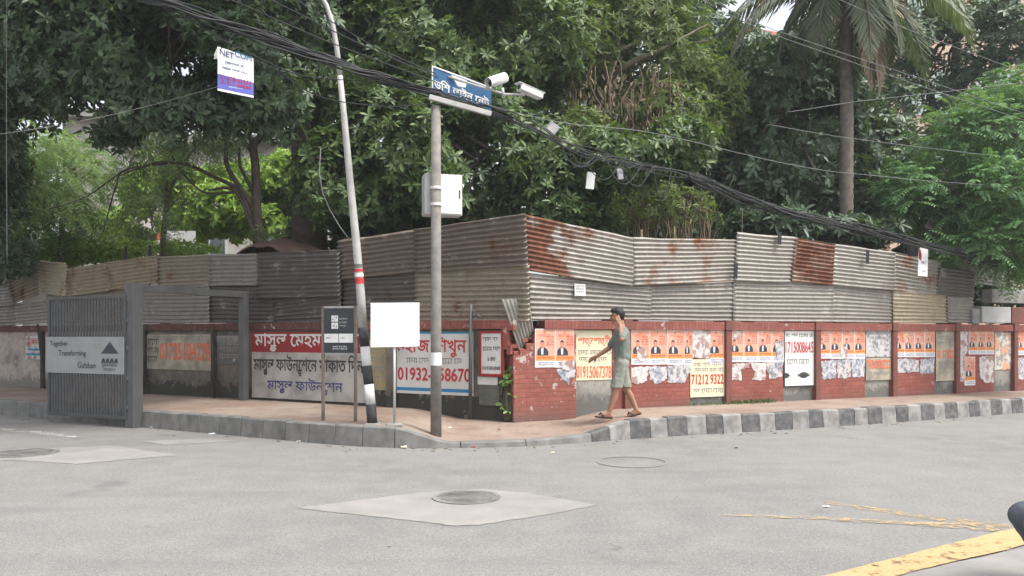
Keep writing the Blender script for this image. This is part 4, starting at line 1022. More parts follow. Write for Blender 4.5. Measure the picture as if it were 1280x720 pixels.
MB().prism(slant([(-.015, 0), (0, 0), (0, Hb), (-.015, Hb)]), -.01, .02).build('side_rail', M['white'], bb)
lettering(bb, 'ডিশ লাইন েনট', (.02 * Wb, Hb * .08, .96 * Wb, Hb * .55), -.003, M['white'], .03, shear=sl_)
# cameras
cm = thing('camera_bracket', 'white arm carrying the surveillance cameras over the cables', 'bracket', pp(612, 114, 11.5))
b0 = Vector(cm.location)
MB().tube([pp(560, 96, 11.45) - b0, pp(612, 112, 11.5) - b0, pp(632, 118, 11.5) - b0, pp(656, 118, 11.5) - b0], .018, 8).build('arm', M['cabinet'], cm, True)
MB().tube([pp(628, 110, 11.5) - b0, pp(629, 120, 11.5) - b0], .022, 8).build('mount', M['cabinet'], cm, True); MB().tube([pp(654, 110, 11.5) - b0, pp(653, 120, 11.5) - b0], .02, 8).build('mount', M['cabinet'], cm, True)
def bullet(p0, p1, r, label, square=False):
    d = (p1 - p0); L = d.length; c = thing('security_camera', label, 'camera', p0)
    q4 = d.to_track_quat('X', 'Z').to_matrix().to_4x4()
    if not square:
        MB().tube([q4 @ Vector((0, 0, 0)), q4 @ Vector((L * .3, 0, 0)), q4 @ Vector((L, 0, 0))], [r * .95, r, r], 18).build('housing', M['white'], c, True)
        MB().tube([q4 @ Vector((L * .05, 0, r * .35)), q4 @ Vector((L * 1.18, 0, r * .35))], [r * 1.12, r * 1.12], 18, cap=False).build('sunshield', M['white'], c, True)
        MB().tube([q4 @ Vector((L * 1.003, 0, 0)), q4 @ Vector((L * 1.02, 0, 0))], [r * .8, r * .7], 18).build('lens', M['black'], c, True)
    else:
        MB().box(0, L, -r, r, -r * .7, r * .7, q4, bev=.012).build('housing', M['white'], c)
        MB().box(-.03, L + .05, -r * 1.1, r * 1.1, r * .72, r * .86, q4, bev=.004).build('sunshield', M['white'], c)
        MB().tube([q4 @ Vector((L * 1.002, 0, 0)), q4 @ Vector((L * 1.03, 0, 0))], [r * .55, r * .5], 16).build('lens', M['black'], c, True)
    return c
bullet(pp(632, 98, 11.62), pp(614, 104, 11.4), .062, 'round white bullet security camera pointing towards the leaning pole')
bullet(pp(676, 121, 11.7), pp(649, 109, 11.45), .062, 'boxy white security camera tilted beside the round one', True)

# hung provider sign on the left
sq = [pp(271, 58, 9.7), pp(316, 73, 9.85), pp(314, 122, 9.85), pp(272, 113, 9.7)]
xd = sq[1] - sq[0]; hs_ = thing('hanging_sign', 'white and blue internet provider sign hung against the dark leaves', 'sign', sq[3], math.atan2(xd.y, xd.x))
Ws = Vector((xd.x, xd.y, 0)).length; sl0 = (sq[1].z - sq[0].z) / Ws; sl1 = (sq[2].z - sq[3].z) / Ws; Hs = sq[0].z - sq[3].z
def sp_(x, z): return (x * Ws, z * Hs + (sl1 + (sl0 - sl1) * z) * x * Ws)
MB().prism([sp_(0, 0), sp_(1, 0), sp_(1, 1), sp_(0, 1)], 0, .010).build('board', M['whitesheet'], hs_)
MB().flat([sp_(0, .05), sp_(1, .05), sp_(1, .38), sp_(0, .38)], -.002).build('blue_panel', plain('sign_violet_blue', (.10, .11, .42), (.14, .15, .46), 6, .6), hs_)
MB().flat([(-.045, Hs * .78), (0, Hs * .74), (0, Hs), ], -.001).prism([(-.045, Hs * .70), (0, Hs * .72), (0, Hs)], 0, .008).build('folded_edge', M['cabinet'], hs_)
lettering(hs_, 'NET', (.06 * Ws, Hs * .82, .45 * Ws, Hs * .95), -.003, M['inkblue'], .01, shear=sl0); lettering(hs_, 'COM', (.48 * Ws, Hs * .82, .94 * Ws, Hs * .95), -.003, M['paintblue'], .01, shear=sl0)
scribble(hs_, (.2 * Ws, Hs * .60, .72 * Ws, Hs * .70), -.003, M['inkblue'], 1, 101, sl0); scribble(hs_, (.12 * Ws, Hs * .47, .9 * Ws, Hs * .57), -.003, M['inkblue'], 1, 102, sl0 * .9)
lettering(hs_, '01678-63333', (.10 * Ws, Hs * .27, .93 * Ws, Hs * .36), -.004, M['inkred'], .012, shear=sl1); lettering(hs_, '01911-66666', (.10 * Ws, Hs * .17, .93 * Ws, Hs * .25), -.004, M['inkred'], .012, shear=sl1)
scribble(hs_, (.3 * Ws, Hs * .07, .7 * Ws, Hs * .13), -.004, M['white'], 1, 103, sl1)
rod('hanging_wire', [sq[0] + Vector((.05, 0, -.03)), sq[0] + Vector((.2, .1, .22))], .004, M['cable'], 'short wire holding up the provider sign', 'wire')
# tags hanging from the cables
tg = thing('junction_box', 'small grey box dangling cornerwise from the cable bundle', 'junction box', pp(690, 161, 12.0)); tg.rotation_euler = (0, R(38), R(10))
MB().box(-.085, .085, -.035, .035, -.085, .085, bev=.01).build('body', plain('box_grey', (.33, .34, .36), (.27, .28, .30), 6, .5), tg)
MB().box(-.06, .06, -.04, -.0355, -.06, .06, bev=.002).build('lid', M['galv'], tg)
tg = thing('cable_tag', 'narrow white tag hanging from the tangled cables', 'tag', pp(738, 226, 12.4)); tg.rotation_euler = (0, R(6), R(8))
MB().box(-.065, .065, -.02, .02, -.13, .13, bev=.006).build('body', M['paper'], tg)
tg = thing('cable_tag', 'small dark tag hanging from the tangle past the white tag', 'tag', pp(775, 217, 12.7)); tg.rotation_euler = (0, R(-8), R(12))
MB().box(-.045, .045, -.02, .02, -.09, .09, bev=.005).build('body', M['scrapblue'], tg)
p_ = pp(1154, 325, 16.3); tg = thing('hanging_tag', 'white vertical tag with a dark red mark hanging before the sheets', 'tag', p_, RZ_R)
MB().box(-.14, .14, 0, .012, -.33, .33, Matrix.Rotation(R(2), 4, 'Y')).build('board', M['whitesheet'], tg)
MB().flat([(-.13, .02), (-.06, -.02), (-.05, .10), (-.08, .20), (-.13, .24)], -.003).build('red_mark', M['bannerred'], tg)
MB().flat([(-.14, .22), (-.09, .24), (-.10, .32), (-.14, .32)], -.003).build('dark_mark', M['inkblack'], tg)
scribble(tg, (-.06, -.10, .10, -.02), -.004, M['inkblack'], 1, 111)
scribble(tg, (-.03, -.26, .10, -.21), -.004, M['inkgrey'], 1, 112)
o_ = MB().box(-.10, .10, -.05, .05, -.14, .14, bev=.03).build('cable_clump', M['tape']); o_.location = pp(1141, 311, 16.2); tag(o_, 'black taped clump on the bundle beside the white tag', 'cable clump')

# ------------------------------------------------------------------ overhead cables
def smooth_path(pts, n=10): return catmull(pts, n)
def cable(pts, r, mat, label, group=None, jit=0.0, seed=0, n=5, twist=True):
    rg = random.Random(seed); o1 = rg.uniform(0, 50)
    P = smooth_path(pts, 8)
    ph = rg.uniform(0, 6.28); k = rg.uniform(.6, 1.6); rad = jit * math.sqrt(rg.random())
    Q = []
    for i, p in enumerate(P):
        a = ph + k * i * .14
        Q.append(p + Vector((0, math.cos(a) * rad, math.sin(a) * rad)) + Vector((0, 0, jit * .8 * noise.noise(Vector((o1, i * .18, 0))))))
    ob = MB().tube(Q, r, n).build('overhead_cable', mat, smooth=True); ob.data.name = 'overhead_cable'
    return tag(ob, label, 'cable', group)
GL = 'cables of the thick bundle from the concrete pole up over the road'
GR = 'cables of the sagging bundle along the poster wall'
left = [pp(552, 117, 11.25), pp(480, 97, 10.8), pp(400, 72, 10.3), pp(320, 44, 9.75), pp(240, 14, 9.2), pp(170, -12, 8.7), pp(60, -55, 8.0)]
for i in range(17): cable(left, .009 + .005 * random.random(), M['cable'], 'black cable in the thick bundle rising from the concrete pole', GL, .07, i)
right = [pp(548, 117, 11.2), pp(600, 133, 11.45), pp(660, 156, 11.75), pp(720, 186, 12.1), pp(790, 205, 12.6), pp(860, 220, 13.15), pp(920, 244, 13.7), pp(980, 264, 14.2), pp(1060, 284, 15.0), pp(1140, 303, 15.9), pp(1215, 320, 16.8), pp(1275, 330, 17.6)]
for i in range(12): cable(right[5:], .008 + .006 * random.random(), M['cable'], 'black cable in the sagging bundle along the poster wall', GR, .09, i + 80)
for i in range(7): cable(right, .006 + .005 * random.random(), M['cable'], 'black cable in the sagging bundle along the poster wall', GR, .078, i + 50)
THIN = [
 ([pp(547, 104, 11.2), pp(430, 60, 10.5), pp(290, 0, 9.4), pp(200, -40, 8.7)], 'cable', 'thin black cable running just over the thick bundle'),
 ([pp(547, 98, 11.2), pp(450, 55, 10.6), pp(330, -4, 9.8), pp(260, -40, 9.3)], 'cable', 'thin black cable second above the thick bundle'),
 ([pp(545, 92, 11.3), pp(470, 58, 10.9), pp(390, 12, 10.4), pp(330, -30, 10)], 'cable', 'highest thin black cable reaching the concrete pole'),
 ([pp(543, 128, 11.1), pp(480, 133, 10.9), pp(400, 122, 10.5), pp(340, 85, 10.1), pp(270, 60, 9.7)], 'cable', 'slack black cable drooping under the thick bundle'),
 ([pp(541, 122, 11.1), pp(470, 104, 10.8), pp(380, 95, 10.4), pp(300, 60, 9.8), pp(230, 20, 9.2)], 'cable', 'second slack black cable just below the thick bundle'),
 ([pp(600, 128, 11.4), pp(700, 152, 12), pp(800, 164, 12.8), pp(860, 177, 13.3), pp(985, 205, 14.4), pp(1070, 217, 15), pp(1180, 227, 16), pp(1320, 238, 17)], 'cablegrey', 'pale wire crossing in front of the palm trunk above the bundle'),
 ([pp(840, -20, 13), pp(935, 30, 13.6), pp(1060, 75, 14.4), pp(1180, 117, 15.2), pp(1330, 168, 16.2)], 'cablegrey', 'grey wire slanting down across the palm crown'),
 ([pp(850, -24, 13.1), pp(945, 28, 13.7), pp(1070, 72, 14.5), pp(1190, 112, 15.3), pp(1330, 158, 16.2)], 'cablegrey', 'second grey wire slanting close over the first across the palm crown'),
 ([pp(1030, -10, 14), pp(1109, 25, 14.6), pp(1160, 46, 15), pp(1330, 110, 16.4)], 'cablegrey', 'short grey wire high over the palm fronds'),
 ([pp(985, 140, 15), pp(1070, 128, 15.6), pp(1150, 118, 16.2), pp(1320, 98, 17.5)], 'cablegrey', 'faint wire rising beyond the palm trunk'),
 ([pp(960, 155, 15), pp(1060, 172, 15.6), pp(1150, 184, 16.2), pp(1320, 205, 17.5)], 'cablegrey', 'faint wire dropping beyond the palm trunk'),
 ([pp(-20, 168, 9), pp(90, 152, 10), pp(200, 128, 11), pp(300, 100, 11.5)], 'cablegrey', 'faint pale wire across the large leaves', .0028),
 ([pp(8, -20, 11), pp(8, 160, 11), pp(9, 330, 11)], 'cablegrey', 'thin upright wire at the dark leaves edge', .003),
]
for i, (p, m, lab, *r_) in enumerate(THIN): cable(p, r_[0] if r_ else .0075 if m == 'cable' else .0055, M[m], lab, None, .015, i + 200)
# tangled loops at the slack part of the bundle
rg = random.Random(12)
for i in range(9):
    x = rg.uniform(690, 830); dx = rg.uniform(20, 60); dy = rg.uniform(18, 45); Y = 12.0 + (x - 690) * .005
    y0 = 176 + (x - 690) * .26
    cable([pp(x, y0, Y), pp(x + dx * .25, y0 + dy * .8, Y - .05), pp(x + dx * .6, y0 + dy, Y), pp(x + dx, y0 + dx * .26, Y + dx * .006)], .007, M['cable'], 'black cable looped slack under the bundle before the middle tree', 'slack loops under the bundle', .02, i + 300)

# ------------------------------------------------------------------ vegetation
def lobes_points(lobes, n, rs, hollow=.5, gap=.0, gs=.9):
    """Points through ellipsoid lobes given in photo pixels: (px, py, rx px, ry px, Y, depth radius m)."""
    L = []
    for px, py, rx, ry, Y, rd in lobes:
        c = at(px, py, Y); L.append((np.array(c), np.array([rx / F * Y, rd, ry / F * Y])))
    vol = np.array([np.prod(r) ** .75 for _, r in L]); vol /= vol.sum()
    P = []; O = []
    while len(P) < n:
        k = rs.choice(len(L), p=vol); c, r = L[k]
        d = rs.normal(size=3); d /= np.linalg.norm(d)
        rad = (hollow + (1 - hollow) * rs.random() ** .5) * (1 + .10 * rs.normal())
        p = c + d * r * rad
        if gap and noise.noise(Vector(p) * gs) < -gap + .25 * rs.random() - .12: continue
        P.append(p); O.append(d / r); 
    P = np.array(P); O = np.array(O); O /= np.linalg.norm(O, axis=1)[:, None]
    return P, O
def norm(a): return a / np.maximum(np.linalg.norm(a, axis=1), 1e-6)[:, None]
def build_leaves(name, base, dirs, nrm, length, width, mat, parent, fold=.12, bend=.15):
    """One folded leaf of two faces per row: base point, direction, face normal."""
    n = len(base); side = norm(np.cross(dirs, nrm)); nn = norm(np.cross(side, dirs))
    L = length[:, None]; W = width[:, None]
    v = np.empty((n, 6, 3))
    v[:, 0] = base
    v[:, 1] = base + dirs * L * .38 + side * W * .46 + nn * W * fold
    v[:, 2] = base + dirs * L * .74 + side * W * .42 + nn * W * fold - nn * L * bend * .5
    v[:, 3] = base + dirs * L - nn * L * bend
    v[:, 4] = base + dirs * L * .74 - side * W * .42 + nn * W * fold - nn * L * bend * .5
    v[:, 5] = base + dirs * L * .38 - side * W * .46 + nn * W * fold
    vv = v.reshape(-1, 3)
    F_ = (np.arange(n)[:, None, None] * 6 + np.array([[0, 1, 2, 3], [0, 3, 4, 5]])[None]).reshape(-1, 4)
    me = bpy.data.meshes.new(name)
    me.vertices.add(len(vv)); me.vertices.foreach_set('co', vv.ravel())
    me.loops.add(F_.size); me.loops.foreach_set('vertex_index', F_.ravel().astype(np.int32))
    me.polygons.add(len(F_)); me.polygons.foreach_set('loop_start', np.arange(0, F_.size, 4, dtype=np.int32)); me.polygons.foreach_set('loop_total', np.full(len(F_), 4, dtype=np.int32))
    me.materials.append(mat); me.update(calc_edges=True); me.validate()
    o = bpy.data.objects.new(name, me); COL.objects.link(o)
    if parent: o.parent = parent; 
    return o
def rosettes(P, O, rs, k, length, width, up=.5, rnd=.45, el=(.0, .6), jl=.42):
    ax = norm(O * .6 + np.array([0, -.15, up]) + rs.normal(size=P.shape) * rnd)
    t = norm(np.cross(ax, rs.normal(size=P.shape))); b = np.cross(ax, t)
    B = []; Dd = []; Nn = []
    for i in range(k):
        a = 2 * math.pi * i / k + rs.random(len(P)) * .8; e = el[0] + (el[1] - el[0]) * rs.random(len(P))
        rad = t * np.cos(a)[:, None] + b * np.sin(a)[:, None]
        d = norm(rad * np.cos(e)[:, None] + ax * np.sin(e)[:, None] + np.array([0, 0, -.18]))
        B.append(P + rad * .01); Dd.append(d); Nn.append(ax)
    B = np.concatenate(B); Dd = np.concatenate(Dd); Nn = np.concatenate(Nn)
    ln = length * (1 + jl * (rs.random(len(B)) * 2 - 1)); return B, Dd, Nn, ln, ln * width / length
def limbs(paths, name, mat, parent, origin, n=10):
    mb = MB()
    for pts, r0, r1 in paths:
        P = smooth_path([Vector(p) for p in pts], 6); m_ = len(P)
        P = [p + Vector((noise.noise(p * 2.1), noise.noise(p * 2.1 + Vector((9, 0, 0))), 0)) * .04 - origin for p in P]
        mb.tube(P, [r0 + (r1 - r0) * i / (m_ - 1) for i in range(m_)], n)
    return mb.build(name, mat, parent, True)
def tree(name, label, cat, lobes, nros, k, length, width, mat, trunk, seed, bark='bark', hollow=.45, gap=.15, gs=.8, up=.5, el=(0, .6), rnd=.45, group=None, extra=True):
    rs = np.random.RandomState(seed); t0 = Vector(trunk[0][0][0]); org = Vector((t0.x, t0.y, .2))
    t = thing(name, label, cat, org, 0, group)
    P, O = lobes_points(lobes, nros, rs, hollow, gap, gs)
    B, Dd, Nn, ln, wd = rosettes(P, O, rs, k, length, width, up, rnd, el)
    build_leaves('crown', B - np.array(org), Dd, Nn, ln, wd, mat, t)
    paths = list(trunk)
    if extra:      # limbs from the trunk top into the larger lobes, twigs to their skin
        tip = Vector(trunk[0][0][-1])
        for px, py, rx, ry, Y, rd in lobes:
            if (name == 'vine_tree' and rd < 1.15) or (name == 'broadleaf_tree' and rd < 1.0): continue
            c = at(px, py, Y); mid = tip.lerp(c, .5) + Vector((rs.normal() * .2, rs.normal() * .2, .15))
            r = min(trunk[0][2] * .6, .085); mid += Vector((rs.normal() * .25, rs.normal() * .25, rs.normal() * .25))
            paths.append(([tip - Vector((0, 0, .3)), tip.lerp(mid, .5) + Vector((rs.normal() * .12, 0, .12)), mid, c], r, r * .35))
            for q in range(5):
                d = rs.normal(size=3); d /= np.linalg.norm(d)
                e = c + Vector((d[0] * rx / F * Y, d[1] * rd, d[2] * ry / F * Y)) * .85
                paths.append(([c - Vector((0, 0, .05)), c.lerp(e, .5) + Vector((0, 0, .1)), e], r * .38, .012))
    limbs(paths, 'trunk', M[bark], t, org)
    return t
Gd = [(.022, .045, .028), (.032, .062, .036), (.046, .086, .045), (.066, .112, .055), (.12, .175, .09)]
Gm = [(.022, .050, .022), (.038, .08, .03), (.06, .115, .04), (.12, .19, .065)]
Gl = [(.09, .18, .05), (.13, .24, .065), (.19, .31, .09), (.27, .38, .13)]
Gy = [(.05, .095, .032), (.08, .135, .042), (.13, .185, .055), (.21, .23, .085)]
Gb = [(.14, .25, .035), (.19, .32, .045), (.25, .39, .06), (.33, .46, .09)]
Gf = [(.055, .14, .065), (.08, .185, .075), (.11, .235, .09), (.16, .29, .11)]
L_ = {'warm': mat_leaf('broad_green_leaf', [(.024, .05, .022), (.038, .074, .028), (.058, .105, .036), (.085, .14, .045), (.15, .21, .075)], .45, .22, .35), 'dark': mat_leaf('glossy_dark_leaf', Gd, .42, .15, .4), 'mid': mat_leaf('green_leaf', Gm, .4, .2), 'light': mat_leaf('light_leaf', Gl, .5, .35), 'yel': mat_leaf('yellowish_leaf', Gy, .5, .4),
      'bright': mat_leaf('bright_leaf', Gb, .5, .4), 'feather': mat_leaf('feathery_leaf', Gf, .5, .35), 'dull': mat_leaf('dull_dark_leaf', [(.032, .062, .036), (.045, .082, .046), (.06, .105, .058), (.10, .15, .08)], .45, .15),
      'palm': mat_leaf('palm_leaf', [(.06, .085, .045), (.085, .115, .06), (.12, .145, .08), (.16, .16, .10)], .5, .2), 'dry': mat_leaf('dry_leaf', [(.13, .10, .07), (.18, .135, .09), (.23, .175, .12), (.28, .22, .155)], .8, .15)}
TG = 'trees behind the corrugated fence'
# big glossy tree over the shaded street
tree('glossy_tree', 'huge tree with glossy dark leaf rosettes overhanging the shaded street', 'tree',
     [(20, 60, 110, 85, 15.6, 1.6), (120, 70, 110, 95, 14.4, 1.6), (215, 75, 105, 95, 14.0, 1.6), (300, 90, 95, 80, 14.2, 1.5), (70, 0, 160, 80, 15, 2.0), (230, -20, 170, 80, 15, 2.2), (345, 130, 45, 45, 14.6, .8), (135, 150, 40, 42, 15, .7), (-60, 100, 90, 110, 16, 1.5), (395, 30, 50, 60, 15.4, 1.0), (60, -170, 230, 60, 11.5, 2.0), (300, -170, 170, 50, 11.8, 1.6), (-190, -130, 150, 70, 12, 2), (80, 30, 110, 90, 17.2, .9), (200, 40, 110, 80, 17.2, .9), (300, 50, 90, 75, 17.2, .9), (20, 110, 60, 70, 17.4, .9)],  # the three nearest lobes are out of view, added to shade the pavement
     14500, 7, .15, .06, L_['dark'], [([at(388, 440, 17.2), at(386, 250, 17.2), at(382, 120, 17.0), at(372, 0, 16.8), at(350, -60, 16.6)], .40, .24), ([at(384, 130, 17.0), at(300, 60, 16), at(200, 20, 15), at(60, 20, 15)], .16, .06)], 11, gap=.10, group=TG)
tree('broadleaf_tree', 'dense dark broad-leaved tree behind the street corner and the concrete pole', 'tree',
     [(440, 70, 85, 90, 16.8, 1.4), (540, 60, 120, 95, 17, 1.8), (640, 50, 95, 75, 17, 1.7), (425, 225, 62, 62, 15.6, 1.0), (500, 190, 90, 85, 16, 1.5), (600, 200, 100, 80, 16, 1.6), (690, 225, 75, 58, 16, 1.2), (545, -20, 180, 50, 17.5, 1.6), (780, 195, 75, 38, 15.2, .9), (850, 180, 45, 35, 15.2, .8)],
     11500, 7, .152, .058, L_['warm'], [([at(560, 440, 17.6), at(556, 300, 17.6), at(552, 180, 17.4), at(548, 80, 17.2)], .30, .17)], 12, gap=.12, group=TG)
tree('vine_tree', 'yellow-green tree with crooked limbs and dry hanging vines in the middle', 'tree',
     [(705, 60, 80, 60, 18.6, 1.3), (770, 40, 90, 55, 18.8, 1.4), (830, 70, 70, 60, 18.8, 1.2), (640, 110, 70, 45, 17.8, 1.0), (835, 150, 70, 45, 18.4, 1.1), (880, 130, 50, 70, 19, 1.1), (760, -30, 140, 50, 19, 1.6), (715, 165, 50, 30, 17.6, .8)],
     6800, 6, .15, .05, L_['yel'], [([at(765, 440, 19.5), at(760, 260, 19.4), at(742, 150, 19.2), at(752, 95, 18.9)], .26, .17), ([at(752, 100, 18.4), at(790, 78, 18.0), at(830, 60, 17.8), at(885, 30, 18.2)], .10, .012), ([at(735, 100, 18.3), at(760, 70, 18.0), at(800, 48, 17.8), at(830, -5, 18.2)], .085, .012), ([at(770, 85, 18.2), at(742, 62, 17.9), at(690, 50, 17.9)], .075, .012)], 13, bark='barkpale', gap=.18, group=TG)
vt = bpy.data.objects['vine_tree']
rs = np.random.RandomState(5); mb = MB()
for i in range(46):
    x = rs.uniform(712, 845); y = rs.uniform(70, 125); Y = rs.uniform(17.3, 18.0); L = rs.uniform(25, 75)
    pts = [at(x, y, Y), at(x + rs.normal() * 6, y + L * .4, Y - .05), at(x + rs.normal() * 10, y + L, Y - .05)]
    mb.tube([p - Vector(vt.location) for p in smooth_path(pts, 4)], [.012] * 8 + [.004], 4)
mb.build('hanging_vine', M['twig'], vt, True)
B = np.array([at(rs.uniform(705, 850), rs.uniform(90, 180), rs.uniform(17.2, 17.9)) for _ in range(520)]); Dd = norm(rs.normal(size=B.shape) * .5 + np.array([0, -.1, -1])); Nn = norm(rs.normal(size=B.shape) + np.array([0, -.8, .2]))
build_leaves('dry_foliage', B - np.array(vt.location), Dd, Nn, rs.uniform(.10, .24, len(B)), rs.uniform(.02, .05, len(B)), L_['dry'], vt)
tree('broadleaf_tree', 'tall dull dark-leaved tree standing behind the palm trunk', 'tree',
     [(905, 105, 55, 65, 21, 1.3), (945, 150, 80, 80, 20.6, 1.6), (1010, 130, 80, 75, 21.4, 1.6), (1000, 215, 95, 65, 20, 1.6), (925, 230, 75, 55, 19.6, 1.4), (1100, 205, 70, 65, 21.5, 1.4), (1040, 265, 100, 30, 19.6, 1.1), (980, 75, 70, 45, 21.5, 1.4), (890, 60, 40, 40, 21.5, 1.0)],
     6200, 6, .205, .09, L_['dull'], [([at(985, 440, 21.5), at(990, 260, 21.5), at(980, 150, 21.4)], .28, .15)], 14, gap=.10, group=TG, rnd=.8, el=(-.4, .5))
# shrubs behind the fence
tree('dry_shrub', 'dry twiggy shrub behind the blotched sheet', 'shrub', [(800, 250, 55, 38, 16.8, .9), (855, 262, 45, 30, 17, .8), (760, 255, 45, 30, 16.4, .7)], 420, 5, .13, .04, L_['yel'], [([at(805, 330, 17), at(803, 290, 17), at(800, 255, 16.9)], .05, .03)], 21, bark='twig', gap=.2)
t = bpy.data.objects['dry_shrub']; mb = MB(); rs = np.random.RandomState(8)
for i in range(70):
    x = rs.uniform(745, 890); Y = rs.uniform(16.2, 17.4); top = rs.uniform(212, 260)
    mb.tube([p - Vector(t.location) for p in smooth_path([at(x, 320, Y), at(x + rs.normal() * 8, 280, Y), at(x + rs.normal() * 18, top, Y)], 4)], [.014] * 5 + [.005] * 4, 4)
mb.build('stems', M['twig'], t, True)
tree('leafy_shrub', 'leafy green shrub topping the rust-ended sheet at the corner', 'shrub', [(705, 268, 50, 16, 15.2, .6), (745, 275, 40, 18, 15.6, .6)], 380, 6, .16, .05, L_['mid'], [([at(720, 330, 15.6), at(718, 290, 15.5), at(716, 272, 15.4)], .04, .025)], 22, gap=.1)
tree('leafy_shrub', 'dark leafy shrub behind the tall pale and rusted sheets', 'shrub', [(960, 280, 60, 22, 17.4, .8), (1030, 286, 60, 18, 17.8, .8), (1090, 292, 50, 18, 18.2, .8)], 620, 6, .20, .07, L_['dull'], [([at(1010, 350, 18), at(1008, 310, 18), at(1005, 288, 17.9)], .05, .03)], 23, gap=.08)
# feathery tree over the far end of the wall
def fronds(name, base, dirs, length, mat, parent, org, rs, pairs=9, lw=.035, ll=.10, droop=.35):
    """Feathery compound leaves: a drooping midrib with paired leaflets."""
    B = []; D_ = []; Nn = []; ln = []
    up = np.array([0, 0, 1.])
    side = norm(np.cross(dirs, up) + 1e-4)
    for i in range(pairs):
        f = (i + .7) / pairs
        p = base + dirs * (length * f)[:, None] - up * (length * droop * f * f)[:, None]
        tan = norm(dirs - up * droop * 2 * f)
        for s_ in (-1, 1):
            B.append(p); D_.append(norm(side * s_ + tan * .55 + up * (-.25) + rs.normal(size=p.shape) * .08)); Nn.append(norm(np.cross(side, tan) * 1.0 + rs.normal(size=p.shape) * .15)); ln.append(np.full(len(p), ll * (1.15 - .6 * abs(f - .4))))
    B = np.concatenate(B); D_ = np.concatenate(D_); Nn = np.concatenate(Nn); ln = np.concatenate(ln)
    return build_leaves(name, B - np.array(org), D_, Nn, ln, np.full(len(B), lw), mat, parent, fold=.05, bend=.2)
def feather_tree(name, label, lobes, n, mat, trunk, seed, length=.55, pairs=9, ll=.11, lw=.035, bark='barkpale', droop=.4, gap=.1):
    rs = np.random.RandomState(seed); t0 = Vector(trunk[0][0][0]); org = Vector((t0.x, t0.y, .2)); t = thing(name, label, 'tree', org, 0, TG)
    P, O = lobes_points(lobes, n, rs, .35, gap, .9)
    d = norm(O * .8 + rs.normal(size=P.shape) * .5 + np.array([0, -.15, .1])); d[:, 2] *= .5; d = norm(d)
    fronds('crown', P, d, length * (.6 + .7 * rs.random(n)), mat, t, org, rs, pairs, lw, ll, droop)
    paths = list(trunk); tip = Vector(trunk[0][0][-1])
    for px, py, rx, ry, Y, rd in lobes:
        c = at(px, py, Y); paths.append(([tip - Vector((0, 0, .2)), tip.lerp(c, .5) + Vector((0, 0, .2)), c], trunk[0][2] * .7, .02))
        for q in range(5):
            e = rs.normal(size=3); e /= np.linalg.norm(e); e = c + Vector((e[0] * rx / F * Y, e[1] * rd, e[2] * ry / F * Y)) * .8
            paths.append(([c, c.lerp(e, .5) + Vector((0, 0, .06)), e], .022, .008))
    limbs(paths, 'trunk', M[bark], t, org); return t
feather_tree('feathery_tree', 'bright green feathery-leaved tree hanging over the far end of the fence', [(1215, 170, 75, 45, 18.6, 1.3), (1275, 175, 60, 60, 18.2, 1.3), (1175, 235, 70, 40, 18.2, 1.2), (1250, 245, 75, 50, 17.4, 1.3), (1300, 290, 70, 55, 17, 1.2), (1155, 285, 55, 28, 18.0, 1.0), (1240, 308, 55, 26, 17.2, .8), (1275, 130, 50, 45, 19, 1.2), (1130, 255, 45, 35, 18.6, .9)], 2600, L_['feather'], [([at(1290, 440, 19.2), at(1285, 320, 19.2), at(1262, 240, 19)], .16, .09)], 31)
feather_tree('feathery_tree', 'pale feathery tree over the shaded fence beside the old building', [(85, 215, 60, 50, 20.5, 1.2), (55, 260, 50, 45, 20, 1.1), (100, 285, 30, 22, 20.8, .7), (60, 180, 40, 25, 21, 1.0), (30, 225, 30, 40, 20.5, .9)], 1000, L_['light'], [([at(75, 440, 21), at(76, 320, 21), at(80, 260, 20.9)], .10, .06)], 32, length=.65, droop=.8, ll=.14, lw=.022, gap=.2)
feather_tree('feathery_tree', 'grey-green drooping tree hanging like a curtain before the old building', [(200, 215, 45, 60, 20.5, 1.0), (190, 270, 24, 36, 20, .7), (215, 160, 45, 30, 21, .9), (265, 165, 40, 28, 21, .9)], 560, mat_leaf('grey_green_leaf', [(.05, .085, .04), (.07, .11, .05), (.09, .14, .06), (.12, .17, .07)], .6, .3), [([at(205, 440, 21.3), at(204, 320, 21.3), at(208, 240, 21)], .10, .06)], 33, length=.6, droop=1.2, ll=.13, lw=.02, gap=.12)
tree('sunlit_bush', 'bright yellow-green sunlit bush seen past the slim bare tree', 'bush', [(365, 235, 50, 45, 26, 1.2), (285, 262, 65, 35, 26, 1.4), (250, 284, 50, 16, 26, 1.0), (345, 275, 50, 25, 25.6, 1.0), (300, 225, 45, 25, 26.5, 1.0), (400, 250, 30, 30, 25, .8)], 2300, 6, .22, .10, L_['bright'], [([at(318, 360, 26.5), at(318, 300, 26.5), at(316, 260, 26.4)], .07, .04)], 24, bark='barkpale', gap=.1)
tree('sunlit_bush', 'bright yellow-green bush behind the grey-green drooping tree', 'bush', [(205, 235, 50, 40, 27, 1.2), (165, 275, 45, 25, 27, 1.0), (230, 268, 45, 25, 26.5, 1.0)], 900, 6, .24, .10, L_['bright'], [([at(205, 360, 27.4), at(205, 310, 27.4), at(205, 260, 27.3)], .07, .04)], 28, bark='barkpale', gap=.12)
tree('low_bush', 'pale green low growth behind the fence under the feathery tree', 'bush', [(120, 312, 60, 14, 21.5, .8), (50, 318, 60, 16, 21.5, .8), (210, 310, 60, 10, 22, .8)], 900, 6, .16, .06, L_['bright'], [([at(120, 360, 22), at(120, 330, 22), at(120, 312, 21.8)], .04, .03)], 25, gap=.15)
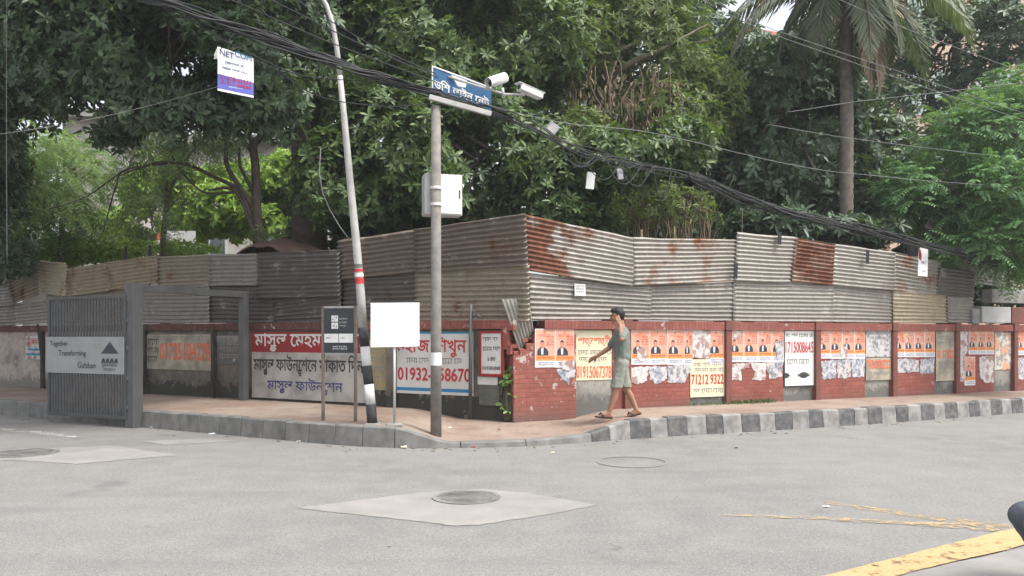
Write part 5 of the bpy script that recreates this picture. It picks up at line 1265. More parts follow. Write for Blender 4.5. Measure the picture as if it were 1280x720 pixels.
# slim leaning tree
org = ground(330, 505, .2); org = Vector((at(328, 440, 16.9).x, 16.9, .2))
sl = thing('slim_tree', 'slim bare-limbed tree with arching twigs beside the red tarpaulin', 'tree', org, 0, TG)
Ys = 16.8
pth = [([at(328, 440, Ys), at(326, 320, Ys), at(322, 260, Ys), at(319, 215, Ys), at(317, 182, Ys), at(330, 168, Ys), at(345, 140, Ys)], .105, .07),
       ([at(322, 262, Ys), at(300, 235, Ys), at(285, 205, Ys), at(283, 165, Ys), at(275, 140, Ys)], .07, .025), ([at(321, 250, Ys), at(302, 212, Ys), at(300, 185, Ys)], .05, .02),
       ([at(322, 285, Ys), at(300, 240, Ys), at(270, 222, Ys), at(230, 205, Ys), at(190, 205, Ys), at(150, 220, Ys)], .06, .012), ([at(318, 195, Ys), at(290, 160, Ys), at(250, 155, Ys), at(215, 190, Ys)], .045, .012),
       ([at(296, 240, Ys), at(250, 238, Ys), at(215, 190, Ys), at(240, 168, Ys)], .03, .01), ([at(322, 300, Ys), at(296, 240, Ys), at(262, 238, Ys)], .06, .02), ([at(210, 205, Ys), at(160, 212, Ys), at(110, 245, Ys), at(60, 262, Ys)], .024, .008),
       ([at(150, 218, Ys), at(138, 255, Ys), at(128, 290, Ys)], .018, .012), ([at(317, 180, Ys), at(300, 150, Ys), at(288, 120, Ys)], .05, .03)]
limbs(pth, 'trunk', M['bark'], sl, org)
rs = np.random.RandomState(77); P, O = lobes_points([(240, 190, 75, 40, Ys, .6), (290, 165, 50, 30, Ys, .5), (150, 235, 60, 25, Ys, .5), (330, 300, 30, 22, Ys, .4), (320, 150, 40, 30, Ys, .5)], 460, rs, .2)
P = P[:280]; O = O[:280]; B, Dd, Nn, ln, wd = rosettes(P, O, rs, 5, .12, .022, .2, .8, (-.2, .5)); build_leaves('crown', B - np.array(org), Dd, Nn, ln, wd, L_['light'], sl)
# dark shrubbery at the left edge and background trees
tree('dark_tree', 'dark bushy tree at the end of the shaded fence', 'tree', [(0, 200, 26, 55, 18.5, 1.0), (-40, 240, 55, 90, 18.5, 1.2), (10, 290, 24, 40, 18.5, .8), (-60, 320, 50, 60, 18.5, 1), (10, 330, 26, 22, 18.6, .6)], 1500, 7, .18, .07, L_['dark'], [([at(-30, 440, 18.8), at(-28, 330, 18.8), at(-25, 250, 18.7)], .12, .08)], 26, gap=.05, group=TG)
BG = [
 ('dark tree beyond the end of the shaded fence', [(5, 255, 55, 70, 25, 1.2), (-60, 230, 70, 120, 25, 1.4), (25, 310, 50, 40, 25, 1.0), (-20, 120, 70, 70, 25, 1.2)], 1300, 'dark', 40),
 ('dark tree filling the gap behind the glossy tree trunk', [(400, 60, 80, 110, 20, 1.3), (415, 190, 34, 80, 19.6, .8), (345, 30, 70, 75, 20, 1.2)], 1000, 'dark', 41),
 ('dark round tree in the second row behind the concrete pole', [(500, 60, 110, 110, 20.4, 1.4), (500, 220, 100, 90, 20.2, 1.3)], 1400, 'dark', 42),
 ('dark wide tree in the second row behind the cameras', [(640, 80, 120, 110, 25, 1.8), (650, 220, 110, 80, 24, 1.6)], 1400, 'dark', 43),
 ('dull green tree in the second row behind the vine tree', [(790, 90, 110, 110, 26, 1.8), (800, 225, 110, 70, 25, 1.6), (870, 30, 40, 45, 26, 1.2)], 1500, 'dull', 44),
 ('dull green tree in the second row beside the red roof', [(935, 105, 80, 75, 27, 1.6), (930, 210, 100, 80, 26, 1.6)], 1200, 'dull', 45),
 ('dull green tree in the second row behind the palm', [(1050, 110, 70, 80, 27, 1.6), (1055, 225, 90, 80, 26, 1.6)], 1200, 'dull', 46),
 ('mid green tree in the second row behind the feathery tree', [(1180, 225, 90, 75, 26, 1.6), (1270, 220, 80, 90, 26, 1.6)], 1200, 'mid', 47),
]
for lab, lob, n, m, sd_ in BG:
    c = lob[0]; tree('woodland_tree', lab, 'tree', lob, n, 7, .30, .13, L_[m], [([at(c[0], 440, c[4] + .5), at(c[0], 300, c[4] + .5), at(c[0] + 4, c[1] + 40, c[4] + .4)], .25, .16)], sd_, gap=.02, group=TG)
for lab, lob, sd_ in (('low dark undergrowth shrub behind the blotched and tall pale sheets', [(700, 300, 70, 26, 18.6, .9), (800, 300, 80, 30, 19.2, .9), (900, 295, 80, 34, 19.8, .9)], 61), ('low dark undergrowth shrub behind the rusted sheet and the hanging tag', [(1000, 300, 80, 36, 20.4, .9), (1100, 305, 80, 40, 21, .9), (1190, 325, 70, 45, 21.4, .9), (1270, 340, 70, 45, 21.4, .9), (1225, 375, 40, 30, 20.2, .5)], 62),
                      ('low dark undergrowth shrub behind the brown sheets at the corner', [(440, 290, 70, 30, 17.6, .8), (540, 280, 80, 30, 17.4, .8)], 63)):
    tree('undergrowth_shrub', lab, 'shrub', lob, 1100, 7, .22, .09, L_['dull' if sd_ < 63 else 'dark'], [([at(lob[0][0], 430, lob[0][4]), at(lob[0][0], 340, lob[0][4]), at(lob[0][0] + 3, 310, lob[0][4])], .05, .03)], sd_, gap=.02)
tree('slender_tree', 'slender dark-trunked tree before the peach building', 'tree', [(1160, 95, 40, 25, 24, .9), (1230, 105, 45, 35, 24, .9), (1262, 40, 30, 50, 23, .9), (1205, 140, 50, 28, 24, .9), (1110, 130, 35, 30, 23.5, .8), (1180, 20, 50, 22, 24, .9), (1245, 65, 55, 40, 23.6, .9), (1140, 55, 45, 30, 23.6, .9), (1215, 15, 60, 25, 23.6, .9)], 1500, 6, .20, .07, L_['dull'], [([at(1190, 440, 24.3), at(1192, 250, 24.2), at(1193, 120, 24.1), at(1195, 40, 24)], .19, .11), ([at(1186, 190, 24.2), at(1170, 150, 24.1), at(1160, 105, 24), at(1140, 80, 24)], .12, .05), ([at(1193, 130, 24.1), at(1215, 95, 24), at(1240, 70, 24)], .08, .04)], 27, gap=.2, group=TG)
# palm
Yq = 17.9; org = Vector((at(1055, 421, Yq).x, Yq, .2))
pm_ = thing('palm_tree', 'tall palm with a ringed bare trunk and drooping fronds', 'tree', org, 0, TG)
tp = []; rr_ = []
zt_ = at(1058, -30, Yq).z - .2
for i in range(121):
    f = i / 120; tp.append((.06 * math.sin(f * 2.2), 0, f * zt_)); rr_.append((.155 - .025 * f) * (1 + .07 * (i % 3 == 0)))
MB().tube(tp, rr_, 16).build('trunk', M['palmbark'], pm_, True)
rs = np.random.RandomState(9); hubp = Vector((.05, 0, zt_))
def palm_frond(az, el, L, mat, drp, name='frond'):
    mb = MB(); d0 = Vector((math.cos(az) * math.cos(el), math.sin(az) * math.cos(el), math.sin(el))); pts = []
    n = 16; p = hubp.copy(); dcur = d0.copy()
    for i in range(n + 1):
        pts.append(p.copy()); p = p + dcur * (L / n); dcur = (dcur + Vector((0, 0, -drp * (.4 + i / n)))).normalized()
    fr = MB().tube(pts, [.035 - .028 * i / n for i in range(n + 1)], 5).build(name, M['twig'] if mat is L_['dry'] else M['palmbark'], pm_, True)
    B = []; Dd = []; Nn = []; ln = []
    for i in range(3, n * 4):
        f = i / (n * 4); k = int(f * n); a = pts[k].lerp(pts[min(n, k + 1)], f * n - k); tan = (pts[min(n, k + 1)] - pts[k]).normalized()
        sd2 = tan.cross(Vector((0, 0, 1))); sd2 = sd2.normalized() if sd2.length > .05 else Vector((math.sin(az), -math.cos(az), 0))
        for s_ in (-1, 1):
            hang = .75 + rs.rand() * .7
            d = (sd2 * s_ + tan * .7 + Vector((0, 0, -hang))).normalized()
            B.append(a); Dd.append(d); Nn.append(tan.cross(d) * s_ + Vector(rs.normal(size=3)) * .2); ln.append(.75 * math.sin(math.pi * min(1, .18 + f * .85)) * (.8 + .3 * rs.rand()) + .08)
    ob = build_leaves('leaflets', np.array(B), norm(np.array(Dd)), norm(np.array(Nn)), np.array(ln), np.full(len(B), .036), mat, fr, fold=.1, bend=.1)
for i in range(17): palm_frond(i * 2.399 + .4, R(rs.uniform(0, 55)), rs.uniform(3.2, 4.2), L_['palm'], rs.uniform(.15, .22))
for i in range(7): palm_frond(i * .9 + .2, R(rs.uniform(-25, 5)), rs.uniform(2.4, 3.0), L_['palm'], rs.uniform(.24, .32))
for az, L in ((-1.1, 2.9), (-.5, 2.6), (-.8, 3.0), (.2, 2.4), (-.2, 2.7)): palm_frond(az, R(rs.uniform(-50, -35)), L, L_['dry'], .5, 'dead_frond')
# small plants in the corner gap and by the kerb wall
pl = thing('gap_weeds', 'leafy weeds and rags sprouting in the dark corner gap', 'plant', wpos(DIR_L, oL(634, 500)[0], .0, .14), 0)
rs = np.random.RandomState(4); P = np.array([(rs.normal() * .06, rs.normal() * .05, rs.uniform(.18, .80)) for _ in range(15)]); O = norm(rs.normal(size=P.shape) + np.array([0, -.5, .5]))
B, Dd, Nn, ln, wd = rosettes(P, O, rs, 5, .10, .05); build_leaves('leaves', B, Dd, Nn, ln, wd, L_['light'], pl)
MB().tube([(0, 0, 0), (.02, 0, .3), (0, .02, .66)], .012, 6).build('stem', M['bark'], pl, True)
mb = MB(); n = 9
for i in range(n): mb.tube([(-.06 + .02 * i * .7, .04 * math.sin(i * 2.3), .02), (-.05 + .02 * i, .05 * math.cos(i * 1.7), .35 + .03 * math.sin(i)), (-.02 + .012 * i, .02, .62 + .05 * math.sin(i * 3))], [.024 + .010 * (i % 3), .034, .014], 7)
mb.build('rags', plain('dirty_rags', (.09, .085, .06), (.05, .05, .035), 18, .95), pl, True)
sh = MB().box(-.02, .20, .10, .25, 0, 1.1).build('gap_shade_block', M['darkwood']); sh.location = wpos(DIR_L, oL(632, 500)[0], -.25, .1); sh.rotation_euler = (0, 0, RZ_L); tag(sh, 'added dark rubble inside the corner gap', 'filler')  # dark box added in the gap, its colour stands in for shade
def grass(px0, px1, n, seed, d=DIR_R, hmax=.16):
    rs = np.random.RandomState(seed); u0 = onwall(d, px0, 500)[0]; u1 = onwall(d, px1, 500)[0]; B = []
    for _ in range(n):
        q = wpos(d, rs.uniform(u0, u1), abs(rs.normal()) * .09 + .03, 0); B.append((q.x, q.y, zpave(q.x, q.y)))
    B = np.array(B); Dd = norm(rs.normal(size=B.shape) * .4 + np.array([0, -.1, 1])); Nn = norm(rs.normal(size=B.shape) * np.array([1, 1, .1]))
    return build_leaves('grass', B, Dd, Nn, rs.uniform(.05, hmax, n), np.full(n, .014), L_['mid'], None)
g = grass(908, 962, 200, 3, hmax=.11); tag(g, 'thin grass growing along the foot of the poster wall', 'grass', None, 'stuff')
g = grass(855, 906, 60, 4, hmax=.09); tag(g, 'thin grass at the foot of the cream number notice', 'grass', None, 'stuff')

# ------------------------------------------------------------------ things behind the fence
tp_ = thing('tarpaulin_shelter', 'low shelter under a faded red tarpaulin behind the shaded fence', 'shelter', Vector((at(345, 421, 16.2).x, 16.2, .2)), RZ_L)
vs = []; fs = []; n = 18
for j in range(n + 1):
    for i in range(n + 1):
        x = -1.0 + 2.0 * i / n; y = -.5 + 1.3 * j / n
        z = 3.28 - .55 * (x / 1.0) ** 2 * .5 - .28 * ((y - .1) / .7) ** 2 + .06 * noise.noise(Vector((x * 3, y * 3, 0)))
        vs.append((x, y, z))
for j in range(n):
    for i in range(n): a = j * (n + 1) + i; fs.append((a, a + 1, a + n + 2, a + n + 1))
ob = meshobj('red_sheet', vs, fs, M['tarp'], tp_, smooth=True); ob.modifiers.new('thickness', 'SOLIDIFY').thickness = .01
MB().box(-.95, .95, -.45, -.40, 2.2, 2.93).build('blue_sheet', M['tarpblue'], tp_)
for x in (-.9, .9): MB().tube([(x, -.42, 0), (x, -.42, 2.78)], .03, 8).build('pole', M['darkwood'], tp_, True)
for x in (-.9, .9): MB().tube([(x, .7, 0), (x, .7, 2.5)], .03, 8).build('pole', M['darkwood'], tp_, True)
def building(label, px0, px1, py0, Y, depth, wmat, wins, gmat, roof=None, rz=0.0, sill=True):
    a = at(px0, py0, Y); b = at(px1, py0, Y); Wd = b.x - a.x; Hh = a.z
    t = thing('building', label, 'building', (a.x, Y, 0), rz)
    MB().box(0, Wd, 0, depth, 0, Hh).build('wall', wmat, t)
    for (wx, wz, ww, wh) in wins:
        f = MB().box(wx - .08, wx + ww + .08, -.06, -.002, wz - .08, wz).box(wx - .08, wx + ww + .08, -.06, -.002, wz + wh, wz + wh + .08).box(wx - .08, wx, -.06, -.002, wz, wz + wh).box(wx + ww, wx + ww + .08, -.06, -.002, wz, wz + wh).box(wx + ww / 2 - .03, wx + ww / 2 + .03, -.05, -.002, wz, wz + wh).build('window', M['cabinet'], t)
        MB().box(wx, wx + ww, -.02, -.001, wz, wz + wh).build('pane', gmat, f)
    if roof == 'slab': MB().box(-.3, Wd + .3, -.6, depth + .3, Hh + .002, Hh + .35).build('roof', M['concrete'], t)
    if roof == 'tile':
        MB().add([(-.5, -.5, Hh), (Wd + .5, -.5, Hh), (Wd + .5, depth + .5, Hh), (-.5, depth + .5, Hh), (1.2, depth / 2, Hh + 2.2), (Wd - 1.2, depth / 2, Hh + 2.2)], [(0, 1, 5, 4), (1, 2, 5), (2, 3, 4, 5), (3, 0, 4), (3, 2, 1, 0)]).build('roof', M['rooftile'], t)
    return t, Wd, Hh
building('weathered pale building behind the feathery trees of the shaded side', 78, 180, 150, 34, 8, M['wallpale'], [(.5, 4.5, 1.2, 1.4), (2.2, 4.5, .9, 1.4)], M['glass'], 'slab')
building('grey building with a flat slab roof glimpsed past the slim tree', 215, 425, 182, 36, 8, M['wallpale'], [(1.0, 5.2, 1.4, 1.5), (4.2, 5.2, 1.4, 1.5)], M['glass'], 'slab')
building('peach apartment building with pale windows behind the slender tree', 1112, 1330, -60, 42, 10, M['wallpeach'], [(1.0, 13.2, 2.2, 2.2), (4.6, 13.2, 2.2, 2.2), (1.0, 9.2, 2.2, 2.6), (4.6, 9.6, 2.4, 2.2), (1.0, 17.2, 2.2, 2.2), (4.6, 17.2, 2.2, 2.2)], M['glassgreen'], 'slab')
building('house with a hipped red tile roof above the dull green trees', 870, 985, 48, 46, 8, M['wallpeach'], [(.8, 13, 1.4, 1.6), (3.0, 13, 1.4, 1.6)], M['glass'], 'tile')
lw = MB().box(0, 5.2, 0, .25, 0, 1.95 + 2.1).build('garden_wall', M['wallpale']); lw.location = (at(28, 421, 26).x, 26, 0); tag(lw, 'pale garden wall low behind the feathery trees', 'wall')
bd_ = thing('hoarding', 'small white hoarding with an orange end in the sunlit yard', 'hoarding', at(205, 318, 24.5)); 
MB().box(0, .95, 0, .05, .4, .72).build('white_board', M['white'], bd_); MB().box(-.22, -.003, 0, .05, .44, .66).build('orange_end', M['inkorange'], bd_)
for x in (.1, .8): MB().tube([(x, .08, -3.6), (x, .08, .7)], .03, 6).build('leg', M['steel'], bd_, True)

# ------------------------------------------------------------------ air
hz = MB().box(-270, 270, -70, 410, -1, 24).build('haze', []); tag(hz, None, None, None, 'stuff')
hm = bpy.data.materials.new('thin_haze'); hm.use_nodes = True; hnt = hm.node_tree; hnt.nodes.remove(hnt.nodes['Principled BSDF'])
pv_ = N(hnt, 'ShaderNodeVolumePrincipled'); pv_.inputs['Color'].default_value = (.93, .96, 1, 1); pv_.inputs['Density'].default_value = .0011; pv_.inputs['Anisotropy'].default_value = .2
hnt.links.new(pv_.outputs[0], hnt.nodes['Material Output'].inputs['Volume']); hz.data.materials.append(hm)

# ------------------------------------------------------------------ litter on the road edge
rgl = random.Random(5)
def crumple(px, py, size, mat, label, cat='litter', z=0.0):
    c = ground(px, py, z); bm = bmesh.new(); bmesh.ops.create_icosphere(bm, subdivisions=2, radius=1)
    o1 = rgl.uniform(0, 99)
    for v in bm.verts:
        k = .65 + .6 * noise.noise(v.co * 1.9 + Vector((o1, 0, 0))); v.co = Vector((v.co.x * size * k * 1.3, v.co.y * size * k, (v.co.z + .8) * size * .35 * k))
    me = bpy.data.meshes.new('litter'); bm.to_mesh(me); bm.free(); me.materials.append(mat)
    o = bpy.data.objects.new('litter', me); COL.objects.link(o); o.location = c; o.rotation_euler = (0, 0, rgl.uniform(0, 6)); return tag(o, label, cat)
for px, py, s_, m, lab in [(514, 556, .11, 'paper', 'crumpled white bag in the gutter at the corner'), (505, 560, .08, 'cream', 'crumpled pale scrap beside the white bag in the gutter'), (580, 559, .07, 'cream', 'small tan scrap on the sloping corner edge'), (592, 559.5, .06, 'inkorange', 'orange scrap on the sloping corner edge'), (191, 535, .06, 'paper', 'white scrap at the gate post foot'), (338, 547, .05, 'paper', 'white scrap in the gutter under the information sign'), (374, 552, .05, 'paper', 'small white scrap in the gutter nearer the corner'),
                     (691, 566, .03, 'cream', 'pale scrap on the asphalt before the corner'), (488, 683, .022, 'inkgrey', 'grey scrap flattened on the open asphalt'), (1033, 634, .035, 'paper', 'white scrap beside the thin yellow lines'), (920, 560, .05, 'inkgrey', 'dark scrap below the striped kerb'), (265, 543, .05, 'paper', 'white scrap in the gutter past the gate')]:
    crumple(px, py, s_, M[m], lab)
for px, py, s_, m, lab in [(562, 535, .035, 'paper', 'white scrap on the corner pavement by the concrete pole'), (624, 537, .035, 'tarp', 'brown scrap on the corner pavement before the pier'), (600, 527, .025, 'inkgrey', 'dark crumb on the corner pavement before the framed sign')]:
    crumple(px, py, s_, M[m], lab, z=.13)
rgl = random.Random(8); fl = []
for i in range(170):
    p = kpt(s_at_x(rgl.uniform(-9, 9)))[0] + Vector((rgl.uniform(-.2, .2), -abs(rgl.gauss(0, .18)) - .05, .006)); a = rgl.uniform(0, 6.3); s_ = rgl.uniform(.015, .04)
    fl.append((p, a, s_))
B = np.array([tuple(p) for p, a, s_ in fl]); Dd = np.array([(math.cos(a), math.sin(a), .05) for p, a, s_ in fl]); Nn = np.tile(np.array([0, 0, 1.]), (len(fl), 1))
tag(build_leaves('fallen_leaves', B, norm(Dd), Nn, np.array([s_ * 2 for _, _, s_ in fl]), np.array([s_ for _, _, s_ in fl]), L_['dry'], None), 'fallen dry leaves along the gutter', 'leaves', None, 'stuff')

# ------------------------------------------------------------------ people
def blob(name, caps, mat, parent, voxel=.009, smooth=6, extra=None):
    """A continuous surface grown over tapered limbs: caps = (p0, r0, p1, r1[, (sx, sy, sz)])."""
    bm = bmesh.new()
    for cp_ in caps:
        p0, r0, p1, r1 = Vector(cp_[0]), cp_[1], Vector(cp_[2]), cp_[3]; sc_ = cp_[4] if len(cp_) > 4 else None
        d = p1 - p0; L = max(d.length, 1e-4); q = d.to_track_quat('Z', 'Y').to_matrix().to_4x4() if d.length > 1e-4 else Matrix.Identity(4)
        rings = []; n = 14
        prof = [(-r0 * math.cos(a), r0 * math.sin(a)) for a in (.25, .6, 1.0, 1.4)] + [(L * f, r0 + (r1 - r0) * f) for f in (.15, .35, .6, .85)] + [(L + r1 * math.cos(a), r1 * math.sin(a)) for a in (1.4, 1.0, .6, .25)]
        for z, r in prof:
            ring = []
            for k in range(n):
                v = Vector((r * math.cos(2 * math.pi * k / n), r * math.sin(2 * math.pi * k / n), z))
                v = q @ v
                if sc_: v = Vector((v.x * sc_[0], v.y * sc_[1], v.z * sc_[2]))
                ring.append(bm.verts.new(p0 + v))
            rings.append(ring)
        for a, b in zip(rings, rings[1:]):
            for k in range(n): bm.faces.new((a[k], a[(k + 1) % n], b[(k + 1) % n], b[k]))
        bm.faces.new(list(reversed(rings[0]))); bm.faces.new(rings[-1])
    if extra: extra(bm)
    me = bpy.data.meshes.new(name); bm.to_mesh(me); bm.free(); me.materials.append(mat)
    o = bpy.data.objects.new(name, me); COL.objects.link(o)
    rm = o.modifiers.new('remesh', 'REMESH'); rm.mode = 'VOXEL'; rm.voxel_size = voxel; rm.use_smooth_shade = True
    sm_ = o.modifiers.new('smooth', 'SMOOTH'); sm_.factor = .5; sm_.iterations = smooth
    bpy.context.view_layer.update()
    ev = o.evaluated_get(bpy.context.evaluated_depsgraph_get()); m2 = bpy.data.meshes.new_from_object(ev)
    o.modifiers.clear(); o.data = m2; m2.name = name
    if not m2.materials: m2.materials.append(mat)
    m2.polygons.foreach_set('use_smooth', [True] * len(m2.polygons))
    if parent: o.parent = parent
    return o
def hand(wrist, d, palm_n, curl=.5, side=1):
    """Capsules for a palm, four unequal bent fingers and a thumb. d: pointing direction, palm_n: palm normal."""
    w_ = Vector(wrist); d = Vector(d).normalized(); n_ = Vector(palm_n); n_ = (n_ - d * n_.dot(d)).normalized(); s_ = d.cross(n_).normalized() * side
    out = [(w_, .024, w_ + d * .03, .026)]
    for k in (-1, 0, 1): out.append((w_ + d * .02 + s_ * k * .018, .017, w_ + d * .085 + s_ * k * .024, .016))
    for k, L in ((-1.5, .062), (-.5, .075), (.5, .08), (1.5, .072)):
        b = w_ + d * .088 + s_ * k * .019; p1 = b + d * L * .5 + n_ * L * curl * .25; p2 = p1 + (d * (1 - curl * .6) + n_ * curl).normalized() * L * .5
        out += [(b, .0098, p1, .009), (p1, .009, p2, .0078)]
    b = w_ + d * .025 + s_ * .028; p1 = b + (d * .7 + s_ * .75 + n_ * .2).normalized() * .042; p2 = p1 + (d * .95 + s_ * .1 + n_ * .35).normalized() * .032
    out += [(b, .013, p1, .011), (p1, .011, p2, .0088)]
    return out
def head_caps(c, f, s=1.0):
    """c: head centre; f: unit facing direction."""
    c = Vector(c); f = Vector(f).normalized(); sd_ = Vector((0, 0, 1)).cross(f).normalized(); u = Vector((0, 0, 1))
    fx = abs(f.x)
    out = [(c + u * .035 - f * .018, .078 * s, c + u * .035 + f * .014, .076 * s), (c + u * .0 + f * .018, .066 * s, c - u * .035 + f * .03, .055 * s), (c - u * .05 + f * .028, .047 * s, c - u * .088 + f * .052, .026 * s),
           (c + u * .022 + f * .086, .011, c - u * .012 + f * .108, .014), (c - u * .048 + f * .083, .013, c - u * .048 + f * .087, .012), (c + u * .045 + f * .07 + sd_ * .03, .018, c + u * .045 + f * .07 - sd_ * .03, .018)]
    for k in (-1, 1):
        out.append((c + sd_ * k * .078 + u * .022 - f * .006, .016, c + sd_ * k * .076 - u * .022 + f * .0, .012))
        out.append((c + sd_ * k * .034 + f * .066 - u * .012, .024, c + sd_ * k * .04 + f * .05 - u * .035, .022))
    return out
def walker(loc, rz, label, jeans=False, arms='phone', legs=None, scale=1.0, hp_z=.84):
    t = thing('person', label, 'person', loc, rz); t.scale = (scale,) * 3
    hipL, hipR = Vector((0, -.085, hp_z)), Vector((0, .085, hp_z))
    kL, aL, kR, aR = legs
    caps = []
    hc = Vector((-.065, 0, 1.535))
    caps += head_caps(hc, (-1, 0, -.05))
    caps += [((-.02, 0, 1.50), .052, (.0, 0, 1.36), .058), ((.0, 0, 1.36), .075, (.0, 0, 1.30), .10, (.8, 1.25, 1)), ((.0, 0, 1.27), .125, (.005, 0, 1.0), .118, (.85, 1.22, 1)), ((.005, 0, 1.0), .118, (.0, 0, .86), .125, (.9, 1.15, 1))]
    for h, k, a in ((hipL, Vector(kL), Vector(aL)), (hipR, Vector(kR), Vector(aR))):
        caps += [(h, .088, h.lerp(k, .5), .074), (h.lerp(k, .5), .074, k, .054), (k, .052, k.lerp(a, .35) + Vector((.014, 0, 0)), .052), (k.lerp(a, .35) + Vector((.014, 0, 0)), .052, a, .034)]
    shL, shR = Vector((.01, -.175, 1.32)), Vector((.01, .175, 1.32))
    if arms == 'phone':
        eL, wL = Vector((-.045, -.36, 1.20)), Vector((-.045, -.165, 1.41)); eR, wR = Vector((-.165, .24, 1.06)), Vector((-.355, .19, .935))
        hl = hand(wL, (-.25, .35, .9), (.15, .9, -.1), .45, 1); hr = hand(wR, (-.85, -.1, -.45), (.3, -.8, -.5), .35, -1)
    else:
        eL, wL = Vector((.16, -.22, 1.07)), Vector((.22, -.24, .83)); eR, wR = Vector((.14, .22, 1.06)), Vector((.17, .23, .82))
        hl = hand(wL, (-.1, 0, -1), (0, .8, -.1), .4, 1); hr = hand(wR, (-.2, 0, -1), (0, -.8, -.1), .4, -1)
    for s_, e, w_ in ((shL, eL, wL), (shR, eR, wR)):
        caps += [(s_, .054, s_.lerp(e, .5), .047), (s_.lerp(e, .5), .047, e, .039), (e, .040, e.lerp(w_, .3), .040), (e.lerp(w_, .3), .040, w_, .026)]
    caps += hl + hr
    feet = []
    for a, pitch in ((Vector(aL), legs_pitch[0]), (Vector(aR), legs_pitch[1])):
        d = Vector((-math.cos(pitch), 0, math.sin(pitch))); up = Vector((math.sin(pitch), 0, math.cos(pitch)))
        heel = a - d * .035 - up * .045; ball = a + d * .125 - up * .062; toe = a + d * .18 - up * .066
        caps += [(a, .036, heel, .030), (a - up * .01, .036, ball, .026, ), (heel, .027, ball, .024, (1, 1.2, 1)), (ball + Vector((0, -.018, 0)), .02, toe + Vector((0, -.015, 0)), .016), (ball + Vector((0, .018, 0)), .019, toe + Vector((.015, .022, 0)), .014)]
        feet.append((heel, ball, toe, d, up))
    blob('body', caps, M['skin'], t, .0075, 4)
    sd_ = Vector((0, 1, 0))
    blob('hair', [(hc + Vector((.036, 0, .052)), .086, hc + Vector((-.004, 0, .08)), .080), (hc + Vector((.055, 0, .0)), .060, hc + Vector((.06, 0, -.03)), .045, (1, 1.15, 1)), (hc + Vector((-.066, -.025, .100)), .036, hc + Vector((-.06, .03, .104)), .038), (hc + Vector((.0, -.066, .03)), .024, hc + Vector((.02, -.068, .0)), .018), (hc + Vector((.0, .066, .03)), .024, hc + Vector((.02, .068, .0)), .018)], M['hair'], t, .009, 2)
    eyes = MB()
    for k in (-1, 1):
        e = hc + Vector((-.083, k * .033, .022)); eyes.box(e.x - .006, e.x + .006, e.y - .012, e.y + .012, e.z - .005, e.z + .005, bev=.003).box(e.x - .004, e.x + .006, e.y - .018, e.y + .018, e.z + .018, e.z + .024, bev=.002)
    eyes.build('eyes_and_brows', M['hair'], t)
    # shirt
    top_mat = M['shirt'] if not jeans else M['jacket']
    sh_ = [((.0, 0, 1.335), .085, (.0, 0, 1.27), .115, (.82, 1.3, 1)), ((.0, 0, 1.27), .138, (.01, 0, 1.0), .142, (.9, 1.22, 1)), ((.01, 0, 1.0), .142, (.008, 0, .875), .150, (.92, 1.18, .6))]
    for s_, e, w_ in ((shL, eL, wL), (shR, eR, wR)):
        end = s_.lerp(e, .80) if not jeans else e.lerp(w_, .9)
        sh_ += [(s_ + Vector((0, -.02 * (1 if s_.y > 0 else -1), .0)), .068 if not jeans else .086, s_.lerp(e, .5), .066 if not jeans else .076)]
        sh_ += [(s_.lerp(e, .5), .066, end, .064)] if not jeans else [(s_.lerp(e, .5), .074, e, .064), (e, .062, end, .05)]
    def hem(o, z):
        bm = bmesh.new(); bm.from_mesh(o.data)
        bmesh.ops.bisect_plane(bm, geom=bm.verts[:] + bm.edges[:] + bm.faces[:], plane_co=(0, 0, z), plane_no=(0, 0, 1), clear_inner=True)
        bm.to_mesh(o.data); bm.free()
    def folds(o, amp, sc_):
        for v in o.data.vertices:
            k = noise.noise(Vector((v.co.x * sc_, v.co.y * sc_, v.co.z * sc_ * .6))) + .5 * noise.noise(v.co * sc_ * 2.3); v.co += v.normal * amp * k
    o = blob('tshirt' if not jeans else 'jacket', sh_, top_mat, t, .010, 5); folds(o, .012, 9); hem(o, .805)
    # legs
    lg = [((.005, -.05, .90), .118, (.005, .05, .90), .118, (.95, 1.0, 1)), ((.005, -.04, .84), .12, (.005, .04, .84), .12, (.95, 1.0, 1))]
    for h, k, a in ((hipL, Vector(kL), Vector(aL)), (hipR, Vector(kR), Vector(aR))):
        if not jeans: lg += [(h, .105, h.lerp(k, .5), .098), (h.lerp(k, .5), .096, h.lerp(k, 1.1), .094)]
        else: lg += [(h, .105, h.lerp(k, .5), .092), (h.lerp(k, .5), .092, k, .080), (k, .080, k.lerp(a, .4) + Vector((.012, 0, 0)), .076), (k.lerp(a, .4) + Vector((.012, 0, 0)), .076, k.lerp(a, .9), .064)]
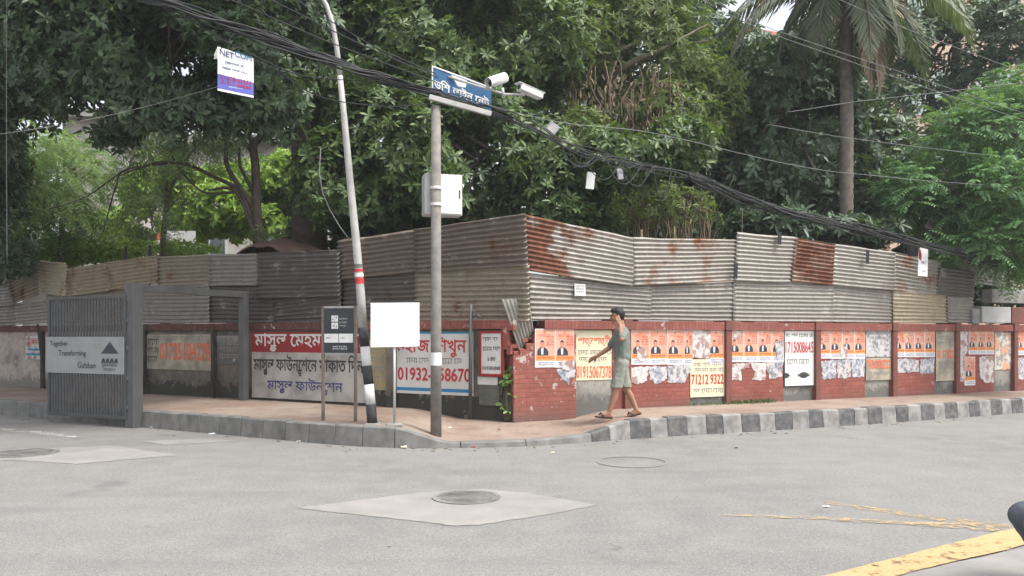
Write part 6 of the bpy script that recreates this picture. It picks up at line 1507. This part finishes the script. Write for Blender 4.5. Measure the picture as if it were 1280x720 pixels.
    o = blob('shorts' if not jeans else 'jeans', lg, M['shorts'] if not jeans else M['denim'], t, .010, 4); folds(o, .010, 11)
    if not jeans: hem(o, .475)
    for heel, ball, toe, d, up in feet:
        mb = MB(); c0 = heel - d * .03 - up * .030; c1 = toe + d * .03 - up * .022; q4 = Matrix.Translation(c0) @ Matrix((( d.x, 0, up.x, 0), (0, 1, 0, 0), (d.z, 0, up.z, 0), (0, 0, 0, 1)))
        L = (c1 - c0).length; pr = []
        for k in range(20):
            a = 2 * math.pi * k / 20; x = L / 2 + L / 2 * math.cos(a); pr.append(Vector((x, math.sin(a) * (.040 + .012 * x / L), 0)))
        vs = [q4 @ (p + Vector((0, 0, -.012))) for p in pr] + [q4 @ (p + Vector((0, 0, .012))) for p in pr]
        mb.add(vs, [tuple(range(19, -1, -1)), tuple(range(20, 40))] + [(k, (k + 1) % 20, 20 + (k + 1) % 20, 20 + k) for k in range(20)])
        for sgn in (-1, 1): mb.tube([q4 @ Vector((L * .80, 0, .02)), q4 @ Vector((L * .68, sgn * .03, .065)), q4 @ Vector((L * .52, sgn * .046, .022))], .010, 6)
        mb.build('flip_flop' if not jeans else 'sandal', M['sole'], t)
    return t
legs_pitch = (R(6), R(-14))
zp_ = zpave(1.65, 12.25)
walker((.137 * 12.2, 12.2, zp_), 0, 'man in grey-green t-shirt and grey shorts walking past the posters, hand at his ear', False, 'phone', ((-.10, -.095, .455), (-.205, -.10, .085), (.075, .09, .45), (.24, .095, .118)))
legs_pitch = (R(0), R(0))
walker((3.375, 4.6, -.345), 0, 'seated person in blue-grey jeans, only one bent knee showing over the yellow line', True, 'down', ((-.41, -.10, .79), (-.24, -.10, .45), (-.36, .12, .79), (-.16, .13, .45)))
stl = thing('stool', 'low wooden stool under the seated person in jeans', 'stool', (3.43, 4.6, 0))
MB().box(-.17, .17, -.20, .20, .33, .37, bev=.01).build('seat', M['darkwood'], stl)
for x in (-.14, .14):
    for y in (-.16, .16): MB().box(x - .02, x + .02, y - .02, y + .02, 0, .328).build('leg', M['darkwood'], stl)
